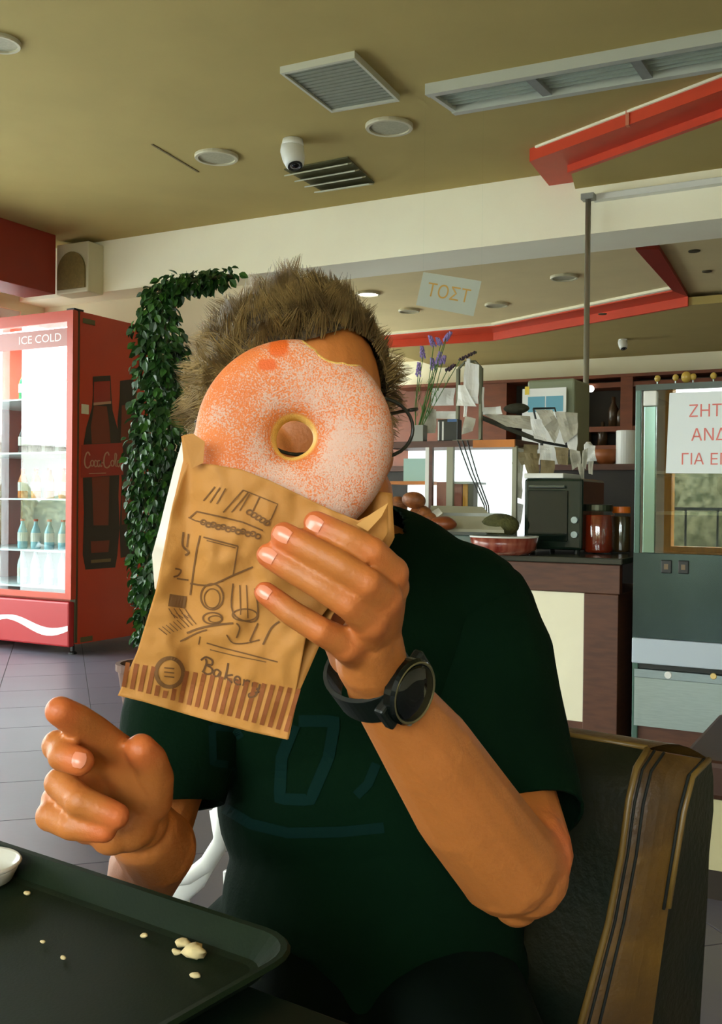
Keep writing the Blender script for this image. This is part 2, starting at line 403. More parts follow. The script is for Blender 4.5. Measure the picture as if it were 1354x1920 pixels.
for k in range(4):
    t0, t1 = k*.26+.0, k*.26+.14+(.05 if k == 3 else 0)
    pts = [P(0, t0), P(1, t0), P(1, t1), P(0, t1)]
    mb = MB().add([Vector((p.x, p.y, z)) for p, z in zip(pts, (ZC-.045, ZC-.045, ZC-.02, ZC-.02))]+[Vector((p.x, p.y, z)) for p, z in zip(pts, (ZC-.038, ZC-.038, ZC-.012, ZC-.012))], [(0, 1, 2, 3), (7, 6, 5, 4), (0, 4, 5, 1), (1, 5, 6, 2), (2, 6, 7, 3), (3, 7, 4, 0)])
    obj('slat', mb, m_ventf, vt)
# long recessed light fitting of four louvred panels
A0, A1, B0, B1 = on(797, 157, 2, ZC), on(1354, 55, 2, ZC), on(854, 197, 2, ZC), on(1354, 108, 2, ZC)
ext = 1.45
A1 = A0+(A1-A0)*ext; B1 = B0+(A1-A0).normalized()*(A1-A0).length*0.98
L_ = lambda s, t: (A0*(1-s)+A1*s)*(1-t)+(B0*(1-s)+B1*s)*t
cn = L_(.4, .5)
lf = thing('ceiling_light_strip', 'long grey ceiling light fitting with louvred panels above the red coving', 'light fitting', (cn.x, cn.y, ZC-0.04))
m_lf = mat('silver_light_frame', S(196, 200, 188), 0.4, metal=0.2)
fr = MB()
fr.prism([L_(0, 0), L_(1, 0), L_(1, .14), L_(0, .14)], ZC-.05, ZC).prism([L_(0, .86), L_(1, .86), L_(1, 1), L_(0, 1)], ZC-.05, ZC)
obj('frame_rail', MB().prism([L_(0, 0), L_(1, 0), L_(1, .13), L_(0, .13)], ZC-.05, ZC), m_lf, lf)
obj('frame_rail', MB().prism([L_(0, .87), L_(1, .87), L_(1, 1), L_(0, 1)], ZC-.05, ZC), m_lf, lf)
divs = [0.0, .255, .50, .75, 1.0]
m_lou = mat('pale_green_louvre', S(172, 182, 168), 0.5)
for k, s in enumerate(divs):
    obj('divider', MB().prism([L_(max(0, s-.012), .13), L_(min(1, s+.012), .13), L_(min(1, s+.012), .87), L_(max(0, s-.012), .87)], ZC-.045, ZC), m_lf if k in (0, 4) else m_grey, lf)
for k in range(4):
    s0, s1 = divs[k]+.012, divs[k+1]-.012
    pn = obj('louvre_panel', MB().prism([L_(s0, .13), L_(s1, .13), L_(s1, .87), L_(s0, .87)], ZC-.012, ZC-.001), m_lou, lf)
    for j in range(5):
        t = .2+j*.13
        obj('louvre_blade', MB().prism([L_(s0, t), L_(s1, t), L_(s1, t+.03), L_(s0, t+.03)], ZC-.03, ZC-.013), m_lou, pn)
# round fittings
m_disc = mat('ceiling_disc_white', S(196, 190, 160), 0.5)
m_disc2 = mat('ceiling_disc_grille', S(172, 168, 140), 0.6, var=0.08, scale=80)
def disc(px, py, halfw, z, label, group, lit=0):
    c = on(px, py, 2, z); D = (c-CAM).dot(FW); r = halfw/FPX*D
    t = thing('ceiling_downlight', label, 'ceiling light', (c.x, c.y, z-0.02), group)
    obj('rim', MB().lathe((c.x, c.y, z-0.018), [(r*.84, .0), (r*.97, .0), (r, .006), (r, .018), (r*.84, .018), (r*.84, 0)], 28, cap=False), m_disc, t, smooth=False)
    m = m_disc2 if not lit else mat('lit_bulb', (1, .98, .92), 0.5, emit=3.0)
    obj('diffuser', MB().lathe((c.x, c.y, z-0.010), [(r*.84, 0), (r*.84, .009)], 28), m, t)
    return t
disc(730, 235, 45, ZC, 'round white ceiling speaker disc right of the security camera', 'round ceiling discs')
disc(406, 292, 41, ZC, 'round cream ceiling disc left of the security camera', 'round ceiling discs')
disc(-2, 77, 40, ZC, 'round pale ceiling disc at the top left corner', 'round ceiling discs')
disc(690, 549, 23, Z2, 'lit round downlight above the hair', 'shop zone downlights', lit=1)
disc(767, 581, 20, Z2, 'small unlit downlight left of the hanging toast sign', 'shop zone downlights')
disc(931, 570, 22, Z2, 'unlit downlight right of the hanging toast sign', 'shop zone downlights')
disc(1058, 518, 26, Z2, 'largest unlit downlight left of the metal pole', 'shop zone downlights')
for (x, y, h, lb) in [(1302, 470, 11, 'tiny recessed spot beside the red coving arm'), (1326, 508, 9, 'tiny recessed spot right of the red coving arm'), (1130, 588, 8, 'tiny recessed spot just right of the pole'), (1032, 623, 7, 'tiny recessed spot just left of the pole'), (945, 639, 7, 'tiny recessed spot furthest left'), (1238, 590, 8, 'tiny recessed spot below the coving corner')]:
    c = on(x, y, 2, Z3 if y > 580 else Z2); D = (c-CAM).dot(FW); r = h/FPX*D
    tag(obj('recessed_spot', MB().lathe((c.x, c.y, c.z-.006), [(r, 0), (r, .006)], 14), mat('spot_dark_rim', S(90, 82, 58), 0.6)), lb, 'spotlight', 'tiny recessed spots')
# ceiling hatch joint
h0, h1 = on(285, 270, 2, ZC), on(372, 322, 2, ZC); hd = (h1-h0).normalized(); hn = Vector((-hd.y, hd.x, 0))*.006
tag(obj('ceiling_joint_strip', MB().prism([h0-hn, h1-hn, h1+hn, h0+hn], ZC-.004, ZC), mat('joint_brown', S(120, 104, 66), 0.8)), 'thin brown joint strip on the ceiling left of the cream disc', 'strip')

def seccam(px, py, z, s, label, group=None):
    c = on(px, py, 2, z)
    t = thing('security_camera', label, 'camera', (c.x, c.y, z-.09*s), group)
    tow = (CAM-c); tow.z = 0; tow = tow.normalized(); side = tow.cross(Vector((0, 0, 1)))
    obj('mount', MB().lathe((c.x, c.y, z), [(.042*s, 0), (.046*s, -.02*s), (.042*s, -.028*s)], 20), m_white, t, smooth=True)
    hc = Vector((c.x, c.y, z-.055*s))
    ax = (tow*.35+side*(-.18)+Vector((0, 0, -1))).normalized()
    obj('camera_body', MB().lathe(hc-ax*.04*s, [(.02*s, -.005*s), (.043*s, .0), (.05*s, .025*s), (.047*s, .07*s), (.038*s, .10*s), (.030*s, .104*s)], 22, ax), m_white, t, smooth=True)
    ln = obj('lens_ring', MB().lathe(hc-ax*.04*s, [(.031*s, .10*s), (.031*s, .109*s), (.024*s, .109*s), (.02*s, .102*s)], 20, ax), m_black, t)
    obj('lens', MB().ell(hc+ax*.062*s, .018*s, .018*s, .012*s, n=12, m=6), mat('lens_glass', S(8, 10, 14), .05), ln, smooth=True)
seccam(549, 262, ZC, 1.25, 'white dome security camera above the small ceiling vent')
seccam(1168, 634, Z3, 0.85, 'small white security camera on the far ceiling right of the pole')

# stepped red coving and the lowered ceiling panel inside it
z1_, z2_ = 2.822, 2.782
A, B = on(993, 303, 2, z1_), on(1354, 169, 2, z1_); Cc, D_ = on(1354, 203, 2, z1_), on(1064, 310, 2, z1_)
B = A+(B-A)*1.8; Cc = D_+(Cc-D_)*1.8
E_, G_ = on(1087, 358, 2, z1_), on(1041, 362, 2, z1_)
def toY(p, q_, Y): t = (Y-p.y)/(q_.y-p.y); return p+(q_-p)*t
E_ = toY(D_, E_, YBEAM-.001); G_ = toY(A, G_, YBEAM-.001)
cv = thing('red_ceiling_coving', 'bright red stepped ceiling coving at the upper right', 'coving', (A.x, A.y, z1_))
obj('outer_arm', MB().prism([A, B, Cc, D_], z1_, ZC), m_red, cv)
obj('side_arm', MB().prism([A, D_, E_, G_], z1_, ZC-.0005), m_red, cv)
far = Vector((3.3, YBEAM-.001, 0))
D2, E2, C2 = D_.copy(), E_.copy(), Cc.copy()
n_ = (Cc-D_).normalized(); n2 = Vector((-n_.y, n_.x, 0))*.03
if n2.y < 0: n2 = -n2
obj('inner_fascia', MB().prism([D_, Cc, Cc+n2, D_+n2], z2_, z1_+.002), m_red, cv)
n_ = (Cc-D_).normalized()
def fr_(z, p): return Vector((p.x, p.y, z))
struct('ceiling_panel', MB().prism([D_+n2, Cc+n2, Vector((Cc.x+n2.x, YBEAM-.002, 0)), E_+Vector((.0, 0, 0))], z2_+.001, ZC-.001), m_ceil)
j = A+(B-A)*(.31)
obj('joint_cap', MB().box(j.x-.008, j.x+.008, j.y-.012, j.y+.02, z1_-.004, ZC), mat('coving_joint', S(214, 130, 100), .6), cv)
# cream light strip on the outer edge
e = (B-A).normalized(); en = Vector((e.y, -e.x, 0))*.012
tag(obj('coving_edge_strip', MB().prism([A+e*.05, B, B+en, A+e*.05+en], ZC-.012, ZC-.0005), m_cream), 'cream edging strip along the top of the red coving', 'strip')
# white rail under the beam front, with the pole
ra, rb_ = on(1113, 373, 1, YBEAM-.03), on(1354, 346, 1, YBEAM-.03)
zr = ra.z
tag(obj('white_ceiling_rail', MB().box(ra.x, 3.2, YBEAM-.055, YBEAM-.0005, zr-.014, zr+.02), m_white, bevel=.003), 'white rail fixed along the beam right of the pole', 'rail')
pt, pb = on(1108, 372, 1, YBEAM-.04), on(1101, 830, 1, YBEAM-.04)
pl = thing('support_pole', 'thin grey metal pole rising from the counter to the ceiling', 'pole', (pt.x, YBEAM-.09, 0))
obj('shaft', MB().tube([(pt.x, YBEAM-.09, 0.01), (pt.x, YBEAM-.09, zr)], .0155, 14), mat('pole_metal', S(160, 156, 140), .35, metal=.6), pl, smooth=True)
obj('top_bracket', MB().box(pt.x-.035, pt.x+.035, YBEAM-.115, YBEAM-.0565, zr-.02, zr+.012), m_grey, pl)
obj('foot_flange', MB().lathe((pt.x, YBEAM-.09, 0), [(.05, 0), (.05, .01)], 16), m_grey, pl)

# far red coving on the shop ceiling
zz = Z2-.03
pp = [(700, 633), (925, 613), (1262, 546)]; pi_ = [(700, 640), (925, 624), (1290, 556)]
O = [on(x, y, 2, zz) for x, y in pp]; I = [on(x, y, 2, zz) for x, y in pi_]
fc = thing('red_ceiling_coving', 'thin red coving across the far shop ceiling', 'coving', (O[1].x, O[1].y, zz))
obj('coving_run', MB().prism([O[0], O[1], I[1], I[0]], zz, Z2-.0005), m_red, fc)
obj('coving_run', MB().prism([O[1], O[2], I[2], I[1]], zz, Z2-.0005), m_red, fc)
a0, a1 = on(1192, 468, 2, zz), on(1236, 468, 2, zz)
obj('coving_arm', MB().prism([O[2], a0, a1, I[2]], zz, Z2-.0005), m_dred, fc)
bm_ = MB()
for (a, b, nm) in ((I[0], I[1], 0), (I[1], I[2], 1)):
    obj('lit_fascia', MB().prism([a, b, b+Vector((0, .03, 0)), a+Vector((0, .03, 0))], zz-.07, zz+.001), m_red, fc)
struct('ceiling_shop_panel', MB().prism([I[0]+Vector((0, .03, 0)), I[1]+Vector((0, .03, 0)), I[2]+Vector((0, .03, 0)), (3.3, I[2].y, 0), (3.3, YF-.01, 0), (I[0].x, YF-.01, 0)], zz-.06, zz+.0), m_ceil)
for (a, b) in ((O[0], O[1]), (O[1], O[2])):
    tag(obj('coving_edge_strip', MB().prism([a, b, b+Vector((0, -.05, 0)), a+Vector((0, -.05, 0))], Z2-.02, Z2-.0005), m_cream), 'cream edging strip in front of the far red coving', 'strip', 'far coving edging strips')

# ------------------------------------------------------------------ drinks fridge
def bx(px0, py0, px1, py1, Y):                    # pixel box on the plane y=Y -> x0, x1, z0, z1
    a, b = on(px0, (py0+py1)/2, 1, Y), on(px1, (py0+py1)/2, 1, Y)
    t, u = on((px0+px1)/2, py0, 1, Y), on((px0+px1)/2, py1, 1, Y)
    return a.x, b.x, u.z, t.z
m_fred = mat('fridge_red', S(178, 54, 22), 0.38, var=0.03, scale=5)
m_gloss = mat('white_fridge_liner', S(225, 232, 232), 0.35)
cf = on(132, 1216, 2, 0.05); FX1, FY0 = cf.x, cf.y; FX0 = XL+0.12; FT = on(133, 581, 1, FY0).z; FD = 0.74
zt = lambda y: on(125, y, 1, FY0).z
fg = thing('drinks_fridge', 'tall red soft drink fridge with a glass door at the left edge', 'fridge', ((FX0+FX1)/2, FY0+FD/2, 0))
DT = 0.045; GP = 0.02
by0 = FY0+DT+GP
b = MB(); t = .035
b.box(FX0, FX0+t, by0, FY0+FD, .07, FT).box(FX1-t, FX1, by0, FY0+FD, .07, FT).box(FX0+t, FX1-t, FY0+FD-t, FY0+FD, .07, FT)
b.box(FX0+t, FX1-t, by0, FY0+FD-t, FT-.05, FT).box(FX0+t, FX1-t, by0, FY0+FD-t, .07, zt(1122))
obj('body', b, m_fred, fg)
obj('liner', MB().box(FX0+t, FX1-t, FY0+FD-t-.012, FY0+FD-t-.001, zt(1120), FT-.06), m_gloss, fg)
obj('gasket', MB().box(FX0+.004, FX0+.05, FY0+DT, by0, .08, FT-.004).box(FX1-.05, FX1-.004, FY0+DT, by0, .08, FT-.004).box(FX0+.05, FX1-.05, FY0+DT, by0, FT-.05, FT-.004), mat('olive_gasket', S(70, 66, 40), .7), fg)
st = .075; dz0, dz1 = zt(1124), FT
d = MB(); d.box(FX0, FX0+st, FY0, FY0+DT, dz0, dz1).box(FX1-.05, FX1, FY0, FY0+DT, dz0, dz1).box(FX0+st, FX1-.05, FY0, FY0+DT, zt(603), dz1).box(FX0+st, FX1-.05, FY0, FY0+DT, dz0, zt(1113))
dr = obj('door', d, m_fred, fg)
obj('door_glass', MB().box(FX0+st, FX1-.05, FY0+.012, FY0+.018, zt(1113), zt(603)), glassmat('door_glass_reflective', ior=1.7, tint=(.9, .95, .94), boost=.10), dr)
obj('hinge', MB().box(FX1-.06, FX1+.004, FY0+.005, FY0+.09, FT, FT+.012), m_black, fg)
for z in (FT-.05, .10):
    obj('hinge_cover', MB().box(FX1, FX1+.006, by0+.02, by0+.13, z-.022, z+.012), mat('olive_plastic', S(84, 78, 40), .5), fg, bevel=.004)
obj('switch_plate', MB().box(FX1, FX1+.008, by0+.015, by0+.075, on(148, 775, 0, FX1).z, on(148, 757, 0, FX1).z), m_spk, fg)
kp = obj('kick_panel', MB().box(FX0, FX1-.012, FY0-.004, FY0+.05, .055, zt(1129)), mat('kick_panel_red', S(158, 26, 28), .5), fg, bevel=.012)
kz0, kz1 = .055, zt(1129)
wv = MB(); n = 26; up_, lo_ = [], []
for i in range(n+1):
    s = i/n; X = FX0+.01+(FX1-.03-FX0)*s; c = kz0+(kz1-kz0)*(.44+.13*math.cos((s-.55)*5.2*PI*.62)); h = (kz1-kz0)*(.045+.05*abs(math.sin(s*6)))
    up_.append((X, FY0-.0055, c+h)); lo_.append((X, FY0-.0055, c-h))
wv.add(up_+lo_, [(i, i+1, n+2+i, n+1+i) for i in range(n)])
obj('white_wave', wv, m_white, kp)
for x in (FX0+.06, FX1-.06):
    for y in (FY0+.08, FY0+FD-.08): obj('foot', MB().lathe((x, y, 0), [(.028, 0), (.028, .012), (.014, .02), (.014, .07)], 12), m_black, fg)
obj('light_tube', MB().tube([(FX0+.12, by0+.03, zt(606)-.01), (FX1-.08, by0+.03, zt(606)-.01)], .011, 10), mat('tube_light', (1, 1, 1), .5, emit=4), fg)
hd_ = dr; obj('header_decal', MB().box(FX0+st+.001, FX1-.051, FY0+.009, FY0+.0115, zt(648), zt(614)), mat('header_mauve', S(170, 110, 104), .4), dr)
tx = text_mb('ICE COLD', size=.075)
obj('header_lettering', place2d(MB(), tx, ((FX1-.30), FY0+.0085, (zt(648)+zt(614))/2), (1.15, 0, 0), (0, 0, 1.0)), m_white, hd_)
lamp('fridge_tube_light', (FX0+.5, by0+.05, zt(606)-.03), 45, (.9, 1, 1), typ='AREA', rot=(R(20), 0, 0), size=(.9, .04))
shelves = [zt(y) for y in (740, 845, 935, 1035, 1105)]
m_bt = [mat('bottle_green', S(30, 120, 70), .15), mat('bottle_cola', S(40, 14, 8), .12), mat('bottle_orange', S(215, 120, 30), .2), mat('bottle_clear_blue', S(140, 190, 205), .15), mat('bottle_water_white', S(215, 225, 225), .2)]
m_cap = mat('bottle_cap_red', S(190, 30, 25), .4); m_lab = mat('bottle_label_white', S(220, 215, 205), .5)
rows = ['green soda bottles on the top fridge shelf', 'dark cola bottles on the second fridge shelf', 'orange soda bottles on the third fridge shelf', 'pale blue bottles on the fourth fridge shelf', 'clear water bottles at the bottom of the fridge']
sgl = ['green soda bottle on the top fridge shelf', 'dark cola bottle on the second fridge shelf', 'orange soda bottle on the third fridge shelf', 'pale blue bottle on the fourth fridge shelf', 'clear water bottle on the bottom fridge shelf']
for k, z in enumerate(shelves):
    obj('shelf', MB().box(FX0+t, FX1-t, by0+.01, FY0+FD-t-.02, z-.012, z), m_gloss, fg)
    hh = .20 if k < 4 else .24
    base = None
    for j in range(5):
        X = FX1-.11-j*.125
        lbn = sgl[k]+', '+['nearest the right door edge', 'second from the right', 'third from the right', 'fourth from the right', 'at the frame edge'][j]
        if base is None:
            base = thing('drink_bottle', lbn, 'bottle', (X, by0+.10, z), rows[k])
            sc_ = hh/.24
            obj('glass_body', MB().lathe((X, by0+.10, z), [(.030, 0), (.033, .01), (.033, .13*sc_), (.026, .16*sc_), (.013, .20*sc_), (.013, .225*sc_)], 14), m_bt[k], base, smooth=True)
            obj('cap', MB().lathe((X, by0+.10, z+.225*sc_), [(.015, 0), (.015, .014)], 12), m_cap, base)
            obj('label', MB().lathe((X, by0+.10, z+.05), [(.0335, 0), (.0335, .06)], 14, cap=False), m_lab, base)
        else: dup(base, (X, by0+.10, z), lbn)
# printed bottles on the fridge side (flat artwork)
def side(px, py, e=.0012):
    p = on(px, py, 0, FX1); return Vector((FX1+e, p.y, p.z))
def shade_poly(name, pts, m, parent, e):
    return obj(name, MB().add([side(x, y, e) for x, y in pts], [tuple(range(len(pts)))]), m, parent, fix=False)
m_p1 = mat('print_bottle_dark', S(44, 34, 22), .45); m_p2 = mat('print_cola_brown', S(112, 42, 16), .45); m_p3 = mat('print_label_red', S(150, 36, 18), .42); m_p4 = mat('print_pale', S(176, 132, 104), .5); m_p5 = mat('print_highlight', S(104, 84, 44), .5)
out1 = [(174, 706), (207, 704), (209, 745), (211, 770), (222, 810), (226, 840), (224, 880), (222, 930), (224, 990), (220, 1040), (216, 1064), (160, 1068), (155, 1040), (157, 960), (155, 890), (156, 835), (162, 800), (172, 765), (174, 740)]
bp = shade_poly('bottle_print', out1, m_p1, fg, .0012)
shade_poly('cola_print', [(176, 760), (200, 762), (205, 800), (207, 830), (172, 832), (170, 800)], m_p2, bp, .0018)
shade_poly('cola_print', [(172, 895), (205, 893), (203, 985), (175, 985)], m_p2, bp, .0018)
shade_poly('cola_print', [(170, 1015), (205, 1013), (203, 1035), (171, 1037)], m_p2, bp, .0018)
shade_poly('red_label_print', [(152, 834), (230, 830), (231, 890), (151, 896)], m_p3, bp, .0020)
shade_poly('neck_label_print', [(176, 716), (206, 714), (207, 752), (175, 755)], m_p3, bp, .0020)
shade_poly('neck_highlight_print', [(175, 755), (208, 752), (208, 757), (175, 760)], m_p4, bp, .0022)
shade_poly('neck_highlight_print', [(170, 1050), (208, 1047), (207, 1053), (170, 1056)], m_p5, bp, .0022)
out2 = [(225, 714), (250, 711), (254, 745), (262, 775), (268, 820), (268, 1038), (226, 1046), (224, 990), (228, 900), (222, 840), (220, 790), (224, 750)]
bp2 = shade_poly('bottle_print', out2, m_p1, fg, .0010)
shade_poly('cola_print', [(228, 760), (244, 758), (250, 830), (226, 832)], m_p2, bp2, .0018)
shade_poly('cola_print', [(228, 900), (248, 898), (247, 980), (228, 984)], m_p2, bp2, .0018)
lg = MB(); mp = lambda x, y: side(158+x, 884-y*1.0, .0032)
def ls(pts, w=2.2): ribbon(lg, smoothline([(x, y) for x, y in pts], 4), w, mp)
ls([(10, 30), (7, 36), (3, 33), (0, 20), (2, 9), (7, 7), (11, 12)], 2.6)                       # C
ls([(13, 10), (11, 16), (14, 21), (17, 18), (16, 11), (13, 10)])                                # o
ls([(23, 19), (20, 21), (18, 14), (20, 9), (24, 11)])                                           # c
ls([(29, 20), (25, 20), (24, 12), (27, 9), (29, 14), (30, 20), (30, 10), (33, 11)])             # a
ls([(32, 16), (35, 16.5)], 2.0)
ls([(46, 30), (43, 36), (38, 31), (36, 18), (38, 9), (43, 7), (48, 12)], 2.6)
ls([(51, 10), (49, 16), (52, 21), (55, 18), (54, 11), (51, 10)])
ls([(57, 12), (60, 30), (57, 33), (57, 14), (60, 9)])
ls([(66, 20), (62, 20), (61, 12), (64, 9), (66, 14), (67, 20), (67, 10), (70, 11)])
obj('logo_print', lg, m_p4, bp, fix=False)
ls2 = MB(); ribbon(ls2, [(8, -4), (40, -3)], 1.6, mp); obj('logo_print', ls2, m_p4, bp, fix=False)

# ------------------------------------------------------------------ climbing plant
m_leaf = [mat('leaf_dark', S(26, 66, 20), .45, var=.35, scale=7), mat('leaf_mid', S(52, 98, 30), .45, var=.25, scale=7)]
def leafmesh(s, fold):
    v = [(0, 0, 0), (.28, .25, fold), (.36, .5, fold*1.2), (.2, .82, fold*.6), (0, 1.05, -.08), (-.2, .82, fold*.6), (-.36, .5, fold*1.2), (-.28, .25, fold), (0, .3, 0), (0, .6, 0)]
    f = [(0, 1, 8), (1, 2, 9, 8), (2, 3, 9), (3, 4, 9), (0, 8, 7), (8, 9, 6, 7), (9, 5, 6), (9, 4, 5)]
    return [(a*s, b*s, c*s) for a, b, c in v], f
lm = []
for k in range(2):
    v, f = leafmesh(.044, .12); me = MB().add(v, f).mesh('leaf'); me.materials.append(m_leaf[k]); lm.append(me)
PD = 4.45
seg = [((430, 517), .045), ((395, 522), .05), ((335, 530), .055), ((296, 556), .065), ((298, 640), .12), ((312, 740), .135), ((300, 850), .15), ((292, 950), .135), ((280, 1040), .095), ((276, 1130), .06), ((280, 1200), .06)]
seg = [(F(p[0], p[1], PD), r) for p, r in seg]
pot_c = F(282, 1250, PD); pot_c.z = 0
pv = thing('climbing_plant', 'tall climbing plant with small dark green leaves beside the red fridge', 'plant', (pot_c.x, pot_c.y, 0))
seg.append((Vector((pot_c.x, pot_c.y, .30)), .03))
m_stem = mat('plant_stem', S(70, 70, 34), .8)
for k in range(3):
    pts = [p+Vector((rng.uniform(-.5, .5)*r, rng.uniform(-.5, .5)*r, 0)) for p, r in seg]
    pts[-1] = Vector((pot_c.x+rng.uniform(-.03, .03), pot_c.y, .28))
    obj('stem', MB().tube(pts, .006, 6), m_stem, pv)
obj('support_stake', MB().tube([(pot_c.x, pot_c.y, .2), tuple(seg[3][0]+Vector((0, .02, -.05)))], .008, 6), m_stem, pv)
ppt = obj('pot', MB().lathe(pot_c, [(.10, 0), (.14, .26), (.15, .26), (.15, .29), (.13, .29), (.12, .25)], 24), mat('pot_terracotta', S(90, 58, 40), .7), pv, smooth=False)
obj('soil', MB().lathe(pot_c+Vector((0, 0, .25)), [(.125, 0), (.125, .02)], 20), mat('soil', S(40, 30, 20), .9), ppt)
stuffv = [MB(), MB()]
lr = random.Random(3); placed = []
tot = sum((seg[i+1][0]-seg[i][0]).length*(seg[i][1]+seg[i+1][1]+.02) for i in range(len(seg)-2))
for i in range(len(seg)-2):
    (p, r), (q_, r2) = seg[i], seg[i+1]
    cnt = int(3300*(q_-p).length*(r+r2+.02)/tot)
    for k in range(cnt):
        s = lr.random(); c = p.lerp(q_, s); rr = r+(r2-r)*s
        v = Vector((lr.gauss(0, 1), lr.gauss(0, 1), lr.gauss(0, 1))).normalized()*rr*(.55+.5*lr.random())
        placed.append((c+v, v.normalized()))
placed.sort(key=lambda t: (t[0]-CAM).length)
for k, (c, v) in enumerate(placed):
    dirn = (Vector((0, 0, -1))*.9+v*.6+Vector((lr.gauss(0, .35), lr.gauss(0, .35), lr.gauss(0, .3)))).normalized()
    nz = (v+Vector((lr.gauss(0, .4), lr.gauss(0, .4), lr.gauss(0, .4)))); nz = (nz-dirn*nz.dot(dirn)).normalized(); xx = dirn.cross(nz)
    sc_ = lr.uniform(.6, 1.15)
    mt = Matrix((xx, dirn, nz)).transposed().to_4x4()@Matrix.Scale(sc_, 4); mt.translation = c
    g = 0 if lr.random() < .65 else 1
    if k % 3 == 0 and k < 840:
        o = bpy.data.objects.new('leaf', lm[g]); C.objects.link(o); o.parent = pv; m2 = mt.copy(); m2.translation = c-WL[pv.name]; o.matrix_local = m2
    else:
        v2, f2 = leafmesh(.044, .12); stuffv[g].add([mt@Vector(a) for a in v2], f2)
obj('foliage', stuffv[0], m_leaf[0], pv, kind='stuff', fix=False); obj('foliage', stuffv[1], m_leaf[1], pv, kind='stuff', fix=False)

# ------------------------------------------------------------------ counter
YC = on(1100, 1045, 2, .80).y; CX1 = on(1163, 1048, 1, YC).x; CX0 = on(430, 1200, 1, YC).x; CB = 4.46
ct = thing('shop_counter', 'brown wooden shop counter with a cream front panel and dark top', 'counter', ((CX0+CX1)/2, (YC+CB)/2, 0))
zc = lambda y, x=1100: on(x, y, 1, YC).z
obj('worktop', MB().box(CX0, CX1+.01, YC-.012, CB, .775, .80), mat('counter_top_dark', S(46, 48, 40), .22), ct, bevel=.004)
zf = zc(1112); xp = on(1094, 1200, 1, YC).x
obj('fascia_board', MB().box(CX0, CX1, YC, YC+.04, zf, .774), m_brown, ct, bevel=.003)
obj('corner_post', MB().box(xp, CX1-.005, YC, CB, .0, zf-.001), m_brown, ct, bevel=.003)
m_cp = mat('cream_panel', S(236, 230, 200), .5, var=.02, scale=8)
zp0 = zc(1352, 1070)
for a_, b_ in ((CX0, -1.75), (-1.75, xp)):
    obj('front_panel', MB().box(a_+.003, b_-.003, YC+.012, YC+.03, zp0, zf-.002), m_cp, ct)
obj('plinth', MB().box(CX0, xp-.001, YC+.006, YC+.05, 0, zp0), m_brown, ct)
obj('carcass', MB().box(CX0, xp-.002, YC+.06, CB-.01, 0, .774), m_dred, ct)

# display cabinet on the counter
dy = 4.12; x0, x1, z0, z1 = bx(716, 826, 968, 1034, dy); z0 = .80
dc = thing('counter_display_case', 'white display case with an added glowing back and an orange wood top on the counter', 'display case', ((x0+x1)/2, dy+.15, .80))
m_glow = mat('glow_white_panel', (.93, .98, 1.0), .4, emit=1.1)  # glow added so the case back reads blown-out white
m_ow = mat('orange_wood', S(190, 112, 30), .5, var=.15, scale=10)
gx = lambda px: on(px, 900, 1, dy).x
gz = lambda py, px=850: on(px, py, 1, dy).z
obj('top_board', MB().box(gx(720), gx(1000)-.08, dy, dy+.3, gz(838), gz(826)), m_brown, dc)
obj('front_trim', MB().box(gx(888), gx(966), dy-.012, dy, gz(839, 920), gz(825, 920)), m_ow, dc)
obj('back_panel', MB().box(gx(720), gx(964), dy+.25, dy+.26, .81, gz(838)), m_glow, dc)
obj('base_board', MB().box(gx(720), gx(966), dy, dy+.3, .8005, .815), m_white, dc)
m_post = mat('grey_post', S(150, 150, 128), .5)
for a_, b_, m in ((797, 804, m_white), (804, 810, m_brown), (837, 849, m_post), (960, 968, m_post)):
    obj('post', MB().box(gx(a_), gx(b_), dy, dy+.02, .815, gz(838)), m, dc)
obj('teal_panel', MB().box(gx(742), gx(796), dy+.08, dy+.09, gz(903), gz(857)), mat('pale_teal', S(160, 196, 184), .4), dc)
obj('shelf_edge', MB().box(gx(720), gx(797), dy+.01, dy+.2, gz(908), gz(902)), m_ow, dc)
obj('shelf_edge', MB().box(gx(850), gx(880), dy+.01, dy+.2, gz(907), gz(903)), m_grey, dc)
obj('glass_front', MB().box(gx(806), gx(960), dy+.004, dy+.007, .815, gz(839)), glassmat('thin_glass'), dc)
tag(obj('cardboard_box', MB().box(gx(810), gx(858), dy+.05, dy+.14, .8155, gz(903)), mat('pink_brown_card', S(160, 98, 84), .7, var=.15, scale=20), bevel=.003), 'small pinkish brown box inside the white display case', 'box')
tag(obj('wooden_block', MB().box(gx(860), gx(869), dy+.05, dy+.1, .8155, gz(903)), m_yw), 'upright yellow wood block beside the pinkish box', 'block')
tag(obj('dark_bottle_box', MB().box(gx(870), gx(880), dy+.05, dy+.1, .8155, gz(905)), mat('dark_olive', S(60, 58, 36), .6)), 'narrow dark upright box right of the yellow block', 'box')
# cables down the case front
cbz = thing('power_cables', 'bundle of thin dark cables hanging diagonally across the display case', 'cables', (gx(905), dy-.03, .80))
for k in range(3):
    a_ = on(858+k*9, 826, 1, dy-.02); b_ = on(908+k*4, 948, 1, dy-.03); c_ = on(912+k*5, 1022, 1, dy-.05); c_.z = .804
    obj('cable', MB().tube([a_, a_.lerp(b_, .5)+Vector((-.004, 0, -.004)), b_, c_], .0032, 6), m_black, cbz)

